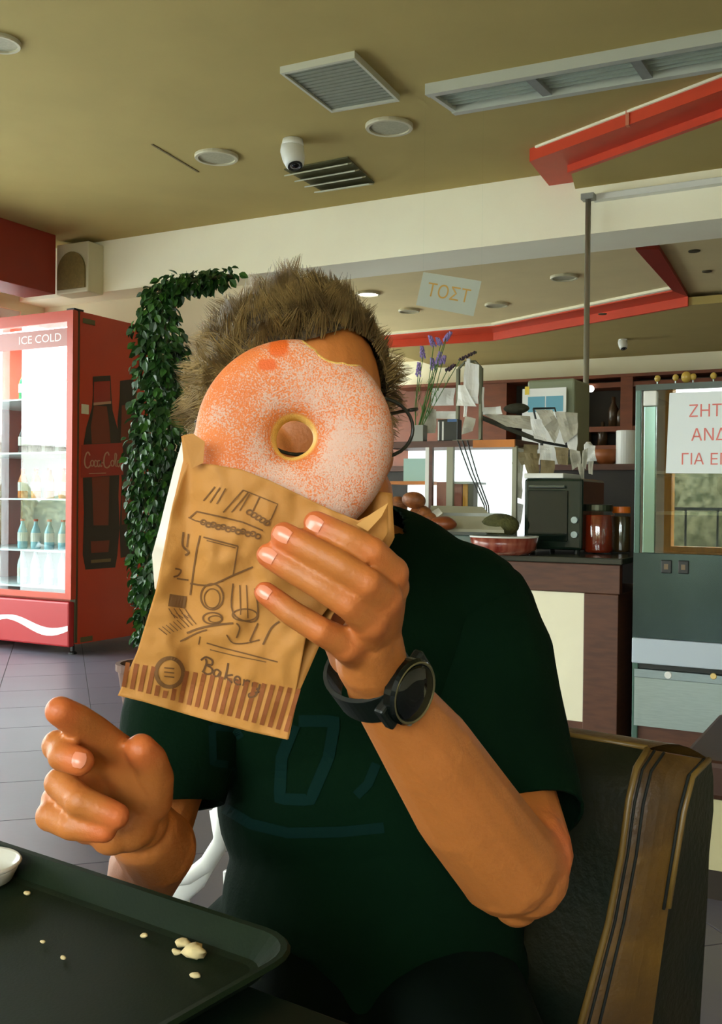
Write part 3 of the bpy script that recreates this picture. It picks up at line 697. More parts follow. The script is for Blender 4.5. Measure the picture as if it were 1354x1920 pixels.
# scale with sloping grey lid
sy = 3.98
P2 = lambda px, py, Y: on(px, py, 1, Y)
sc = thing('cash_scale', 'grey counter scale with a sloping pale lid below the display case', 'scale', (P2(870, 1000, sy).x, sy, .80))
lid = [P2(808, 948, sy+.12), P2(905, 950, sy+.12), P2(945, 994, sy-.04), P2(800, 990, sy-.04)]
obj('lid', MB().slab(lid, (0, .004, -.012)), mat('pale_olive_lid', S(168, 166, 142), .45), sc)
xa, xb = P2(802, 1000, sy).x, P2(940, 1000, sy).x
obj('scale_base', MB().box(xa, xb, sy-.03, sy+.11, .8005, P2(870, 990, sy).z-.03), mat('scale_grey_teal', S(92, 108, 100), .4), sc, bevel=.006)
obj('scale_neck', MB().box(xa+.05, xb-.05, sy+.05, sy+.10, P2(870, 990, sy).z-.04, P2(870, 962, sy).z), m_grey, sc)
tag(obj('dark_cloth', MB().ell(P2(938, 985, sy+.03), .085, .05, .05, n=16, m=10), mat('olive_cloth', S(74, 74, 36), .9, var=.3, scale=30, bump=.8, bscale=60), smooth=True), 'crumpled olive cloth beside the sloping scale lid', 'cloth')
# bread bag, bun, red bowl
def lump(mb, c, r, sx=1, sy_=1, sz=1, amp=.25, sc_=9, n=22, m=14):
    b0 = len(mb.v); mb.ell(c, r*sx, r*sy_, r*sz, n=n, m=m)
    for i in range(b0, len(mb.v)):
        v = Vector(mb.v[i]); d_ = v-Vector(c); k = 1+amp*mnoise.noise(v*sc_*3)
        mb.v[i] = tuple(Vector(c)+d_*k)
    return mb
m_bread = mat('pastry_brown', S(150, 88, 40), .5, col2=S(96, 52, 22), scale=25, bump=.4, bscale=50)
bb = thing('pastry_bag', 'clear bag of brown pastries on the counter beside the face', 'bag', (P2(765, 985, 3.9).x, 3.9, .80))
for k, (px, py, r) in enumerate([(755, 975, .055), (785, 965, .05), (745, 950, .05), (775, 940, .045), (800, 975, .04), (735, 975, .05)]):
    c = P2(px, py, 3.9+.02*(k % 3)); obj('pastry', lump(MB(), c, r, 1.1, .8, .8, .3, 5), m_bread, bb, smooth=True)
obj('plastic_wrap', lump(MB(), P2(765, 975, 3.91), .10, 1.08, .75, .85, .3, 6, 30, 20), glassmat('clear_wrap', (.95, .9, .85), 1.4, .08), bb, smooth=True)
bun = tag(obj('bread_bun', lump(MB(), P2(830, 982, 3.88), .06, 1.0, .7, .5, .1), mat('bun_brown', S(124, 62, 26), .4, var=.1, scale=20), smooth=True), 'dark brown bread bun in front of the scale', 'bun')
tag(obj('white_napkin_sheet', MB().add([P2(795, 968, 3.93), P2(822, 952, 3.97), P2(830, 962, 3.93), P2(802, 984, 3.9)], [(0, 1, 2, 3)]), m_white), 'small white paper corner between pastry bag and scale', 'paper')
cb = P2(945, 1035, 3.86); cb.z = .8005
bw = thing('red_bowl', 'shallow red bowl wrapped in clear film on the counter', 'bowl', tuple(cb))
obj('bowl_wall', MB().lathe(cb, [(.10, 0), (.128, .02), (.137, .070), (.130, .070), (.118, .025), (.08, .012)], 30), mat('bowl_red', S(112, 34, 22), .25, col2=S(150, 84, 66), scale=30, stretch=(1, 1, .2)), bw, smooth=True)
obj('white_rim', MB().lathe(cb+Vector((0, 0, .068)), [(.137, 0), (.139, .006), (.128, .007), (.127, 0)], 30, cap=False), m_white, bw)
obj('film_lid', MB().lathe(cb+Vector((0, 0, .075)), [(.12, 0), (.128, .001)], 30), glassmat('thin_glass'), bw)

# dark oven, the window highlight on its top made as a white slab
oy = 4.08; x0, x1, z0, z1 = bx(982, 897, 1092, 1036, oy)
ov = thing('countertop_oven', 'dark glossy countertop oven left of the syrup jars', 'oven', ((x0+x1)/2, oy+.17, .80))
obj('casing', MB().box(x0, x1, oy, oy+.34, .815, z1), mat('oven_black_green', S(26, 40, 30), .18), ov, bevel=.012)
obj('door_window', MB().box(x0+.02, x1-.06, oy-.006, oy-.0005, .85, z1-.05), mat('oven_glass', S(14, 26, 20), .06), ov, bevel=.003)
obj('handle', MB().tube([(x0+.03, oy-.022, z1-.035), (x1-.07, oy-.022, z1-.035)], .006, 8), m_steel, ov)
for k in range(2): obj('dial', MB().lathe((x1-.03, oy, .88+k*.06), [(.014, 0), (.014, .014)], 12, (0, -1, 0)), m_steel, ov)
for a_ in (x0+.03, x1-.03):
    for b_ in (oy+.03, oy+.3): obj('foot', MB().lathe((a_, b_, .8003), [(.012, 0), (.012, .016)], 10), m_black, ov)
tag(obj('oven_top_highlight', MB().box(x0+.0, x0+(x1-x0)*.68, oy-.004, oy+.26, z1+.0005, z1+.022), m_white, bevel=.004), 'white slab standing in for the window highlight on top of the dark oven', 'paper')  # added white slab, stands in for the window's reflection on the oven

# syrup jars
m_syr = mat('syrup_red_brown', S(120, 34, 12), .08, spec=.8, coat=.5)
def jar(px, pyb, pyt, halfw, m, lid, label):
    c = on(px, pyb, 2, .8005); D = (c-CAM).dot(FW); r = halfw/FPX*D; h = on(px, pyt, 1, c.y).z-.80
    t = thing('syrup_jar', label, 'jar', tuple(c))
    obj('syrup', MB().lathe(c+Vector((0, 0, .006)), [(r*.9, 0), (r*.93, .01), (r*.93, h*.74), (r*.9, h*.76)], 24), m, t, smooth=True)
    obj('glass', MB().lathe(c, [(r*.93, 0), (r, .01), (r, h*.80), (r*.86, h*.87), (r*.86, h*.88)], 24, cap=False), glassmat('thin_glass'), t, smooth=True)
    obj('lid', MB().lathe(c+Vector((0, 0, h*.86)), [(r*.88, 0), (r*.90, .005), (r*.90, h*.13), (r*.8, h*.14)], 24), lid, t)
    return t
jar(1122, 1038, 946, 29, m_syr, mat('jar_lid_dark', S(60, 62, 44), .3, metal=.6), 'wide jar of red brown syrup with a dark metal lid')
jar(1164, 1037, 950, 19, mat('syrup_dark', S(70, 50, 26), .1, coat=.5), mat('jar_lid_orange', S(222, 110, 24), .4), 'narrow jar with an orange lid beside the wide syrup jar')

# back counter and what stands on it
m_dk = mat('dark_cabinet', S(40, 34, 24), .6, var=.2, scale=6)
bc = thing('back_counter', 'dark tall work counter behind the front counter', 'counter', (-2.3, 5.0, 0))
bcx = on(600, 900, 1, 4.85).x
obj('cabinet', MB().box(bcx, -1.13, 4.85, 5.3, 0, 1.17), m_dk, bc)
obj('top', MB().box(bcx, -1.12, 4.83, 5.32, 1.171, 1.2), m_brown, bc)
yb2 = 4.93
x0, x1, z0, z1 = bx(988, 711, 1077, 860, 5.0)
mc = thing('coffee_machine', 'pale green boxy machine standing behind the hanging receipts', 'machine', ((x0+x1)/2, 5.1, 1.2))
m_pg = mat('pale_green_metal', S(128, 136, 108), .45)
obj('housing', MB().box(x0, x1, 5.0, 5.28, 1.2005, z1), m_pg, mc, bevel=.012)
obj('front_plate', MB().box(x0+.03, x1-.03, 4.994, 4.9995, 1.23, 1.42), m_steel, mc)
x0, x1, z0, z1 = bx(980, 728, 1062, 800, 4.96)
bd = thing('white_menu_board', 'white board with a blue picture leaning on the green machine', 'board', ((x0+x1)/2, 4.96, 1.2))
bdm = obj('board', MB().box(x0, x1, 4.955, 4.965, 1.2005, z1), m_white, bd)
a_, b_, c_, d_ = bx(990, 743, 1056, 772, 4.954)
obj('blue_picture', MB().box(a_, (a_+b_)/2-.003, 4.9535, 4.9548, c_, d_), mat('blue_print', S(96, 158, 178), .4), bdm)
obj('blue_picture', MB().box((a_+b_)/2+.003, b_, 4.9535, 4.9548, c_, d_), mat('blue_print', S(96, 158, 178), .4), bdm)
tag(obj('yellow_tag', MB().box(P2(984, 725, 4.95).x, P2(992, 725, 4.95).x, 4.953, 4.954, z1-.03, z1+.012), mat('yellow_card', S(220, 190, 60), .5)), 'tiny yellow tag at the corner of the white board', 'tag')
cr_ = on(1173, 862, 1, 4.95); cr_.z = 1.2005
pr = thing('paper_roll', 'white paper roll standing left of the glass showcase', 'paper roll', tuple(cr_))
obj('roll', MB().lathe(cr_, [(.045, 0), (.046, .003), (.046, .163), (.044, .166)], 24), m_white, pr, smooth=False)
obj('core', MB().lathe(cr_+Vector((0, 0, .1662)), [(.018, 0), (.018, .001)], 14), mat('card_core', S(150, 120, 80), .8), pr)
cr_ = on(1137, 862, 1, 4.98); cr_.z = 1.2005
tag(obj('clay_bowl', MB().lathe(cr_, [(.03, 0), (.06, .03), (.075, .075), (.068, .075), (.05, .03), (.02, .012)], 20), mat('clay', S(150, 84, 40), .5), smooth=True), 'small brown clay bowl left of the paper roll', 'bowl')
cr_ = on(1103, 862, 1, 4.95); cr_.z = 1.2005
tag(obj('salt_jar', MB().lathe(cr_, [(.022, 0), (.026, .03), (.02, .07), (.022, .1), (.01, .115)], 14), m_white, smooth=True), 'slim white shaker left of the clay bowl', 'shaker')

# shelving against the far cladding
yv = YF-.28
sh = thing('wall_shelving', 'brown wooden wall shelving with dark compartments across the far wall', 'shelving', (-1.5, YF, 0))
m_bw = mat('brown_shelf_wood', S(112, 56, 28), .55, var=.15, scale=5, stretch=(1, 1, 4))
x0, x1, z0, z1 = bx(1078, 712, 1186, 860, yv)
for a_, b_ in ((x0-.09, x0), (x1-.12, x1), (on(905, 740, 1, yv).x, on(950, 740, 1, yv).x)): obj('upright', MB().box(a_, b_, yv, YF+.045, .1, 2.29), m_bw, sh)
for y in (718, 800, 835): obj('shelf_board', MB().box(on(985, y, 1, yv).x, x1+1.8, yv+.01, YF+.045, on(1120, y, 1, yv).z-.05, on(1120, y, 1, yv).z), m_bw, sh)
obj('back_board', MB().box(on(950, 740, 1, yv).x, x1+1.8, YF+.02, YF+.049, .1, 2.28), m_dk, sh)
obj('top_cornice', MB().box(on(740, 712, 1, yv).x, x1+1.8, yv-.03, YF+.045, 2.27, 2.2995), m_bw, sh)
tag(obj('small_spotlight', MB().ell(on(1108, 729, 1, yv-.034), .035, .035, .035, n=12, m=8), mat('lit_bulb', (1, .98, .92), 0.5, emit=3.0), smooth=True), 'tiny glowing lamp on the far shelving beside the pole', 'lamp')
for k, (px, py, hh) in enumerate([(1150, 798, .3), (1165, 798, .22), (1130, 834, .24), (1100, 834, .2), (1085, 798, .25)]):
    c = on(px, py, 1, yv+.1); 
    tag(obj('dark_bottle', MB().lathe((c.x, c.y, on(1120, 800 if py < 820 else 835, 1, yv).z+.001), [(.05, 0), (.05, hh*.6), (.02, hh*.8), (.02, hh)], 12), mat('bottle_dark_brown', S(60, 44, 26), .3), smooth=True), ['tallest dark bottle on the far shelving', 'shorter dark bottle beside the tallest one', 'dark bottle on the lower far shelf board', 'low dark bottle at the left of the lower shelf', 'dark bottle left of the pole on the upper shelf'][k], 'bottle', 'dark bottles on the far shelving')  # one even dark brown for every bottle

# ------------------------------------------------------------------ items on the display case: vase, receipts, menu holder
ztop = gz(826)
lv = on(783, 835, 1, dy+.02)
vs = thing('square_vase', 'small square grey glass vase on the display case', 'vase', (lv.x, dy+.02, ztop))
a_, b_ = on(771, 820, 1, dy).x, on(793, 820, 1, dy).x
vh = gz(795)-ztop
f = MB().box(a_, b_, dy, dy+.006, ztop+.0005, ztop+vh).box(a_, b_, dy+.04, dy+.046, ztop+.0005, ztop+vh).box(a_, a_+.005, dy+.006, dy+.04, ztop+.0005, ztop+vh).box(b_-.005, b_, dy+.006, dy+.04, ztop+.0005, ztop+vh).box(a_, b_, dy+.006, dy+.04, ztop+.0005, ztop+.006)
obj('vase_wall', f, mat('grey_frosted', S(140, 142, 132), .35), vs)
# the vase front hangs a little below the case top in the photo: small base plate
fl_ = [((794, 650), (798, 672), (779, 690)), ]
flowers = [  # spike bottom, spike top
    ((793, 672), (791, 650)), ((813, 650), (806, 630)), ((826, 648), (820, 634)), ((834, 640), (846, 623)), ((820, 684), (826, 660)), ((812, 694), (810, 672)), ((784, 706), (786, 680)), ((829, 682), (834, 668)), ((838, 634), (842, 626))]
m_lav = mat('lavender_purple', S(150, 130, 190), .8, var=.2, scale=60); m_lavd = mat('dried_purple', S(70, 52, 66), .8, var=.2, scale=60)
m_lst = mat('lavender_stem', S(66, 110, 40), .7)
lav_b = on(781, 800, 1, dy+.02)
def lavender(bot, top, m, k, label):
    Yk = dy+.02+.015*((k % 3)-1)
    b0, t0 = on(bot[0], bot[1], 1, Yk), on(top[0], top[1], 1, Yk)
    root = Vector((lav_b.x+.004*((k*7) % 5-2), dy+.022, ztop+.012))
    t = thing('lavender_stem', label, 'flower', tuple(root), 'lavender stems in the square vase')
    mid = root.lerp(b0, .5)+Vector((.012*((k*5) % 3-1), 0, 0))
    obj('stalk', MB().tube([root, mid, b0, t0], .0018, 5), m_lst, t)
    mb = MB(); n = 26; ax = (t0-b0)
    for i in range(n):
        s = i/n; c = b0+ax*s; rr = .011*(1-.55*s)
        a = i*2.4; mb.ell(c+Vector((math.cos(a), math.sin(a), .25))*rr, .0048, .0048, .006, n=6, m=4)
    obj('blossom', mb, m, t, smooth=False)
    mb = MB()
    for i in range(9):
        s = .25+.5*rng.random(); c = root.lerp(b0, s); a = rng.uniform(0, 6.28); dd = Vector((math.cos(a)*.5, math.sin(a)*.3, .9)).normalized(); sd = Vector((-math.sin(a), math.cos(a), 0))*.0018
        L = rng.uniform(.025, .05); mb.add([c-sd, c+sd, c+dd*L], [(0, 1, 2)])
    obj('leaf_blades', mb, m_lst, t, fix=False)
for k, (a_, b_) in enumerate(flowers): lavender(a_, b_, m_lav, k, 'purple lavender stem in the vase, '+['upper left spike', 'upper middle spike', 'spike just right of the upper middle', 'topmost right leaning spike', 'large central spike', 'lower central spike', 'lowest left spike', 'right side spike under the top', 'short spike below the topmost', 'inner spike beside the topmost'][k])
for k, (a_, b_) in enumerate([((862, 676), (893, 660)), ((838, 696), (853, 684))]):
    lavender(a_, b_, m_lavd, k+20, ['long dark dried flower stem leaning far right over the receipts', 'short dark dried flower stem leaning right out of the vase'][k])
    C.objects[-1]
mh0 = on(857, 826, 1, dy+.06)
mh = thing('receipt_stand', 'upright metal stand hung with white receipts on the display case', 'stand', (on(878, 826, 1, dy+.06).x, dy+.06, ztop))
xl_, xr_ = on(858, 760, 1, dy+.06).x, on(901, 760, 1, dy+.06).x
zt_ = on(880, 678, 1, dy+.06).z
m_gm = mat('dull_grey_metal', S(120, 122, 100), .5, metal=.3)
for x in (xl_, xr_): obj('side_bar', MB().box(x-.006, x+.006, dy+.055, dy+.075, ztop+.0005, zt_-.03), m_gm, mh)
obj('top_arch', MB().tube([(xl_, dy+.065, zt_-.03), (xl_+.03, dy+.065, zt_), (xr_-.03, dy+.065, zt_), (xr_, dy+.065, zt_-.03)], .006, 8), m_gm, mh)
obj('base_plate', MB().box(xl_-.01, xr_+.01, dy+.03, dy+.10, ztop+.0002, ztop+.006), m_gm, mh)
obj('clip', MB().box((xl_+xr_)/2-.008, (xl_+xr_)/2+.008, dy+.045, dy+.055, zt_-.02, zt_+.012), m_white, mh)
m_pap = mat('receipt_white', S(215, 215, 210), .75, var=.04, scale=20); m_papg = mat('receipt_grey', S(168, 164, 148), .8, var=.1, scale=25); m_papt = mat('receipt_tan', S(130, 116, 84), .85, var=.15, scale=22)
def paper(px, Y, m, label, name='receipt', group=None, cr_=.006, cat='paper'):
    a, b, c, d = [on(x, y, 1, Y) for x, y in px]      # corners tl tr br bl
    n = 7; mb = MB(); vs = []
    for j in range(n):
        for i in range(n):
            s, t = i/(n-1), j/(n-1); p = (a*(1-s)+b*s)*(1-t)+(d*(1-s)+c*s)*t
            vs.append(p+Vector((0, cr_*2.0*mnoise.noise(Vector((p.x*22, p.z*22, Y*7+px[0][0])))-.002*math.sin(s*6), 0)))
    mb.add(vs, [(j*n+i, j*n+i+1, (j+1)*n+i+1, (j+1)*n+i) for j in range(n-1) for i in range(n-1)])
    o = obj(name, mb, m, fix=False)
    sm = o.modifiers.new('s', 'SOLIDIFY'); sm.thickness = .0008
    return tag(o, label, cat, group)
sy_ = dy+.038
paper([(872, 678), (899, 684), (897, 757), (868, 754)], sy_, m_pap, 'long grey white receipt clipped at the top of the stand')
paper([(859, 722), (872, 722), (893, 762), (857, 761)], sy_-.006, m_white, 'wide white slip on the left side of the stand')
paper([(903, 726), (909, 726), (908, 772), (902, 772)], sy_+.03, m_white, 'narrow white strip behind the right bar of the stand')
paper([(872, 780), (893, 785), (887, 808), (866, 815)], sy_-.003, m_papg, 'short grey receipt curling at the foot of the stand')
paper([(871, 760), (877, 760), (875, 782), (869, 782)], sy_, m_white, 'thin white strip hanging between the receipts')
paper([(812, 728), (853, 727), (851, 760), (807, 761)], dy+.10, m_pap, 'white notice card left of the receipt stand')
paper([(816, 771), (860, 771), (860, 786), (817, 785)], dy+.12, m_white, 'white card strip above the black card reader')
paper([(802, 764), (818, 768), (817, 812), (790, 812)], dy+.06, m_papg, 'grey slanted card right of the lavender vase')
x0, x1, z0, z1 = bx(820, 786, 862, 826, dy+.03)
cd_ = thing('card_reader', 'small black card reader between the vase and the receipt stand', 'card reader', ((x0+x1)/2, dy+.05, ztop))
obj('case', MB().box(x0, x1-.01, dy+.03, dy+.08, ztop+.0005, z1), mat('reader_black', S(20, 28, 18), .3), cd_, bevel=.004)
obj('white_strip', MB().box(x0+.004, x0+.010, dy+.028, dy+.0298, ztop+.004, z1-.01), m_white, cd_)
obj('white_strip', MB().box(x0+.024, x0+.032, dy+.028, dy+.0298, ztop+.004, z1-.01), m_white, cd_)
obj('blue_screen', MB().box(x0+.05, x1-.014, dy+.028, dy+.0298, z1-.012, z1-.001), mat('blue_screen', S(60, 100, 150), .3), cd_)

# ticket arm with crumpled papers, standing on the oven
ta_ = thing('ticket_arm', 'bent dark wire arm that carries crumpled papers above the oven', 'wire rack', (on(1010, 895, 1, oy+.2).x, oy+.2, z1))
yq = oy+.16
zov = bx(982, 897, 1092, 1036, oy)[3]
q_ = lambda x, y, Y=None: on(x, y, 1, Y or yq)
obj('arm', MB().tube([q_(903, 783), q_(960, 806), q_(1018, 829)], [.010, .012, .009], 8), mat('dark_olive_arm', S(44, 44, 28), .6), ta_)
obj('arm', MB().tube([q_(1018, 829), q_(1068, 838), q_(1068, 856)], .006, 8), m_black, ta_)
obj('post', MB().tube([q_(1016, 828), Vector((q_(1016, 828).x, yq, zov+.001))], .007, 8), m_black, ta_)
obj('upper_wire', MB().tube([q_(1000, 766), q_(1040, 765), q_(1050, 800), q_(1062, 834)], .0045, 8), m_black, ta_)
obj('side_wire', MB().tube([q_(1000, 766), q_(1008, 800), q_(1016, 828)], .0045, 8), m_black, ta_)
capm = lump(MB(), q_(968, 766, yq+.01), .055, 1.05, .6, .42, .2, 5)
tag(obj('dark_hat', capm, mat('cap_olive_dark', S(46, 46, 30), .85, bump=.4), smooth=True), 'dark olive cloth hat lying on the ticket arm', 'hat')
G = [([(907, 764), (940, 762), (944, 777), (905, 778)], m_white, 'white crumpled paper at the left end of the ticket arm'),
     ([(905, 776), (992, 780), (996, 806), (950, 800)], m_papg, 'long grey crumpled sheet lying along the ticket arm'),
     ([(1004, 768), (1036, 768), (1050, 800), (1040, 832)], m_papg, 'curved grey sheet under the upper wire'),
     ([(994, 786), (1016, 786), (1026, 828), (1002, 822)], m_pap, 'pale narrow sheet folded over the arm joint'),
     ([(1012, 835), (1036, 836), (1034, 864), (1013, 862)], m_white, 'small white slip below the middle of the arm'),
     ([(962, 832), (1010, 834), (1008, 868), (978, 872)], m_papt, 'tan crumpled paper right of the display case'),
     ([(980, 850), (1011, 850), (1010, 892), (990, 888)], m_papt, 'tan torn paper hanging down to the oven top'),
     ([(1040, 772), (1082, 774), (1084, 812), (1058, 832)], m_papg, 'large grey crumpled sheet at the right end of the wires'),
     ([(1058, 806), (1084, 806), (1082, 846), (1066, 842)], m_pap, 'grey white sheet just left of the pole'),
     ([(1040, 838), (1067, 840), (1064, 872), (1046, 870)], m_papt, 'tan slip below the right end of the arm'),
     ([(1068, 842), (1088, 846), (1088, 870), (1072, 882)], m_papg, 'grey slip beside the pole foot bundle'),
     ([(1016, 862), (1040, 864), (1038, 892), (1014, 888)], m_papt, 'brownish slip hanging behind the oven papers'),
     ([(1082, 870), (1096, 868), (1094, 904), (1090, 898)], m_papg, 'thin grey tail of paper right of the oven'),
     ([(1098, 832), (1116, 836), (1119, 864), (1096, 866)], m_pap, 'white paper bundle tied at the foot of the pole'),
     ([(1104, 862), (1113, 862), (1112, 890), (1104, 888)], m_papg, 'narrow grey strip under the tied bundle'),
     ([(1094, 845), (1104, 840), (1098, 880), (1092, 874)], m_papg, 'grey curl left of the tied bundle'),
     ([(963, 838), (984, 842), (978, 936), (961, 930)], m_papg, 'tall grey strip along the right side of the display case'),
     ([(962, 940), (982, 946), (976, 985), (966, 970)], m_pap, 'small pale curl at the lower corner of the display case')]
for k, (p, m, lb) in enumerate(G): paper(p, yq-.02-.006*(k % 4), m, lb, 'crumpled_paper', cr_=.012)

# hanging toast sign
TD = 4.72
TP = [F(x, y, TD) for x, y in ((794, 510), (903, 527), (888, 593), (780, 572))]
ts = thing('hanging_sign', 'white sheet lettered ΤΟΣΤ in orange, hanging tilted from the ceiling', 'sign', tuple(sum(TP, Vector())/4))
tsb = obj('sheet', MB().slab(TP, FH*.0015), mat('sign_paper', S(205, 214, 205), .7, emit=0), ts)
ux = ((TP[1]-TP[0])+(TP[2]-TP[3])).normalized(); uz = ((TP[0]-TP[3])+(TP[1]-TP[2])).normalized(); nn = ux.cross(uz)
if nn.dot(CAM-TP[0]) < 0: nn = -nn
tv = text_mb('ΤΟΣΤ', size=.076, bold=.0)
ct_ = F(841, 551, TD)
obj('lettering', place2d(MB(), tv, ct_, ux, uz*1.15, nn*.002), mat('orange_lettering', S(222, 178, 96), .6), tsb)
for p in (TP[0], TP[1]):
    top = Vector((p.x, p.y, ZC)); obj('hanging_thread', MB().tube([p, top], .0006, 4), glassmat('thin_glass'), ts)

# ------------------------------------------------------------------ glass showcase at the right
SY = 3.86; sx0 = on(1188, 1050, 1, SY).x; sxr = .55; sD = .62
zs = lambda y, x=1260: on(x, y, 1, SY).z
zT = on(1192, 726, 1, SY).z
sw = thing('glass_showcase', 'steel and glass refrigerated showcase at the right edge', 'showcase', ((sx0+sxr)/2, SY+sD/2, 0))
zg = on(1192, 1036, 1, SY).z
sxa = on(1201, 900, 1, SY).x; sxb, sxc = on(1207, 900, 1, SY).x, on(1229, 900, 1, SY).x
m_teal = mat('teal_steel', S(160, 174, 168), .3, metal=.7, var=.05, scale=20, stretch=(1, 1, 10))
m_sh = mat('dark_steel_panel', S(66, 82, 80), .22, metal=.75, var=.15, scale=3)
obj('corner_post', MB().box(sx0, sxa, SY, SY+sD, .06, zT), mat('glass_edge_green', S(76, 104, 92), .25, metal=.3), sw, bevel=.003)
obj('slim_mirror_strip', MB().box(sxb, sxc, SY-.004, SY+.02, zg, on(1215, 762, 1, SY).z), mat('pale_teal_strip', S(128, 158, 146), .15, metal=.8), sw, bevel=.002)
obj('strip_cap', MB().box(sxb-.004, sxc+.002, SY-.006, SY+.03, on(1215, 762, 1, SY).z+.001, on(1215, 733, 1, SY).z), m_white, sw, bevel=.004)
obj('top_frame', MB().box(sx0, sxr, SY-.002, SY+sD, zT-.014, zT+.008), mat('green_black_frame', S(42, 60, 46), .35), sw)
obj('glass_pane', MB().box(sxa, sxr, SY+.006, SY+.012, zg, zT-.014), glassmat('showcase_glass', (.9, .96, .94), 1.6, boost=.13), sw)
obj('inner_back', MB().box(sxa, sxr, SY+sD-.02, SY+sD-.001, zg, zT-.015), mat('showcase_inner', S(46, 50, 36), .5), sw)
for y in (880, 960): obj('shelf', MB().box(sxa+.02, sxr, SY+.15, SY+sD-.03, zs(y)-.012, zs(y)), mat('shelf_olive', S(96, 96, 66), .4), sw)
obj('upper_panel', MB().box(sx0+.0, sxr, SY-.003, SY+.03, zs(1199), zg-.001), m_sh, sw)
obj('white_band', MB().box(sx0+.0, sxr, SY-.012, SY+.03, zs(1248), zs(1200)), mat('pale_blue_white_band', S(178, 190, 200), .35), sw, bevel=.004)
obj('dark_gap', MB().box(sx0, sxr, SY+.01, SY+.03, zs(1258), zs(1249)), m_black, sw)
obj('drawer_rail', MB().box(sx0+.01, sxr, SY-.008, SY+.03, zs(1274), zs(1259)), m_steel, sw)
obj('drawer_front', MB().box(sx0+.01, sxr, SY-.004, SY+.03, zs(1367), zs(1275)), m_teal, sw)
obj('kick_plate', MB().box(sx0+.01, sxr, SY+.015, SY+.03, .0, zs(1368)), m_brown, sw)
obj('cabinet', MB().box(sx0+.012, sxr, SY+.031, SY+sD, .02, zg-.02), m_steel, sw)
for (px, py) in ((1249, 1062), (1281, 1063)):
    a_, b_, c_, d_ = bx(px-9, py-12, px+11, py+13, SY-.004)
    o = obj('rocker_switch', MB().box(a_, b_, SY-.011, SY-.003, c_, d_), m_black, sw, bevel=.003)
    obj('switch_button', MB().box(a_+.012, b_-.012, SY-.014, SY-.0112, c_+.015, d_-.015), mat('switch_brown', S(110, 90, 60), .4), o)
obj('screw', MB().lathe(on(1253, 1266, 1, SY-.008), [(.014, 0), (.012, .004)], 12, (0, -1, 0)), m_white, sw)
obj('screw', MB().lathe(on(1338, 1268, 1, SY-.008), [(.012, 0), (.010, .004)], 12, (0, -1, 0)), mat('brass', S(220, 190, 120), .3), sw)
# paper sign taped on the glass
a_, b_, c_, d_ = bx(1252, 738, 1354, 890, SY+.004)
pn = thing('paper_notice', 'large white notice with red Greek lettering taped to the showcase', 'notice', ((a_+b_)/2, SY, c_))
ps = obj('sheet', MB().slab([(a_+.005, SY+.003, on(1250, 737, 1, SY).z), (a_+.40, SY+.003, on(1250, 737, 1, SY).z-.002), (a_+.40, SY+.003, on(1250, 890, 1, SY).z), (a_-.005, SY+.003, on(1250, 887, 1, SY).z)], (0, .001, 0)), mat('notice_paper', S(226, 234, 236), .6), pn)
m_rl = mat('notice_red', S(222, 120, 112), .6)
for s_, px, py, sz in (('ΖΗΤΕ', 1332, 771, .060), ('ΑΝΔ', 1329, 816, .060), ('ΓΙΑ', 1298, 862, .056), ('ΕΠ', 1350, 862, .056)):
    p = on(px, py, 1, SY)
    obj('lettering', place2d(MB(), text_mb(s_, size=sz, bold=.0), (p.x, SY+.0022, p.z), (1, 0, 0), (0, 0, 1.05)), m_rl, ps)
# little glass ornaments on top of the showcase
for k, px in enumerate((1233, 1267, 1287, 1300, 1338)):
    p = on(px, 716, 1, SY+.06); r = .012 if k != 2 else .02
    o = thing('glass_ornament', ['small amber glass ornament nearest the showcase corner', 'second small glass ornament on the showcase top', 'larger round clear ornament on the showcase top', 'small ornament just right of the large clear one', 'rightmost small ornament on the showcase top'][k], 'ornament', (p.x, SY+.06, zT+.008), )
    obj('stem', MB().tube([(p.x, SY+.06, zT+.0085), (p.x, SY+.06, zT+.03)], .003, 6), m_steel, o)
    obj('drop', MB().ell((p.x, SY+.06, zT+.036), r, r, r*1.1, n=10, m=7), mat('amber_glass', S(180, 150, 70), .15), o, smooth=True)

# low booth seat beyond the bench at the right edge
fy = on(1342, 1690, 2, 0).y
zl = lambda y: on(1340, y, 1, fy).z
lx0, lx1 = on(1270, 1600, 1, fy).x, .9
lb = thing('low_booth_seat', 'low brown topped booth seat with a cream front at the right edge', 'bench', ((lx0+lx1)/2, fy+.25, 0))
obj('seat_top', MB().box(lx0, lx1, fy-.02, fy+.62, zl(1498), zl(1425)), mat('booth_brown', S(62, 34, 18), .5, var=.1), lb, bevel=.015)
obj('front_panel', MB().box(lx0+.01, lx1, fy, fy+.55, zl(1632), zl(1499)), mat('booth_cream', S(190, 182, 140), .6), lb)
obj('plinth', MB().box(lx0+.015, lx1, fy+.01, fy+.5, 0, zl(1633)), mat('booth_dark', S(40, 30, 18), .6), lb)
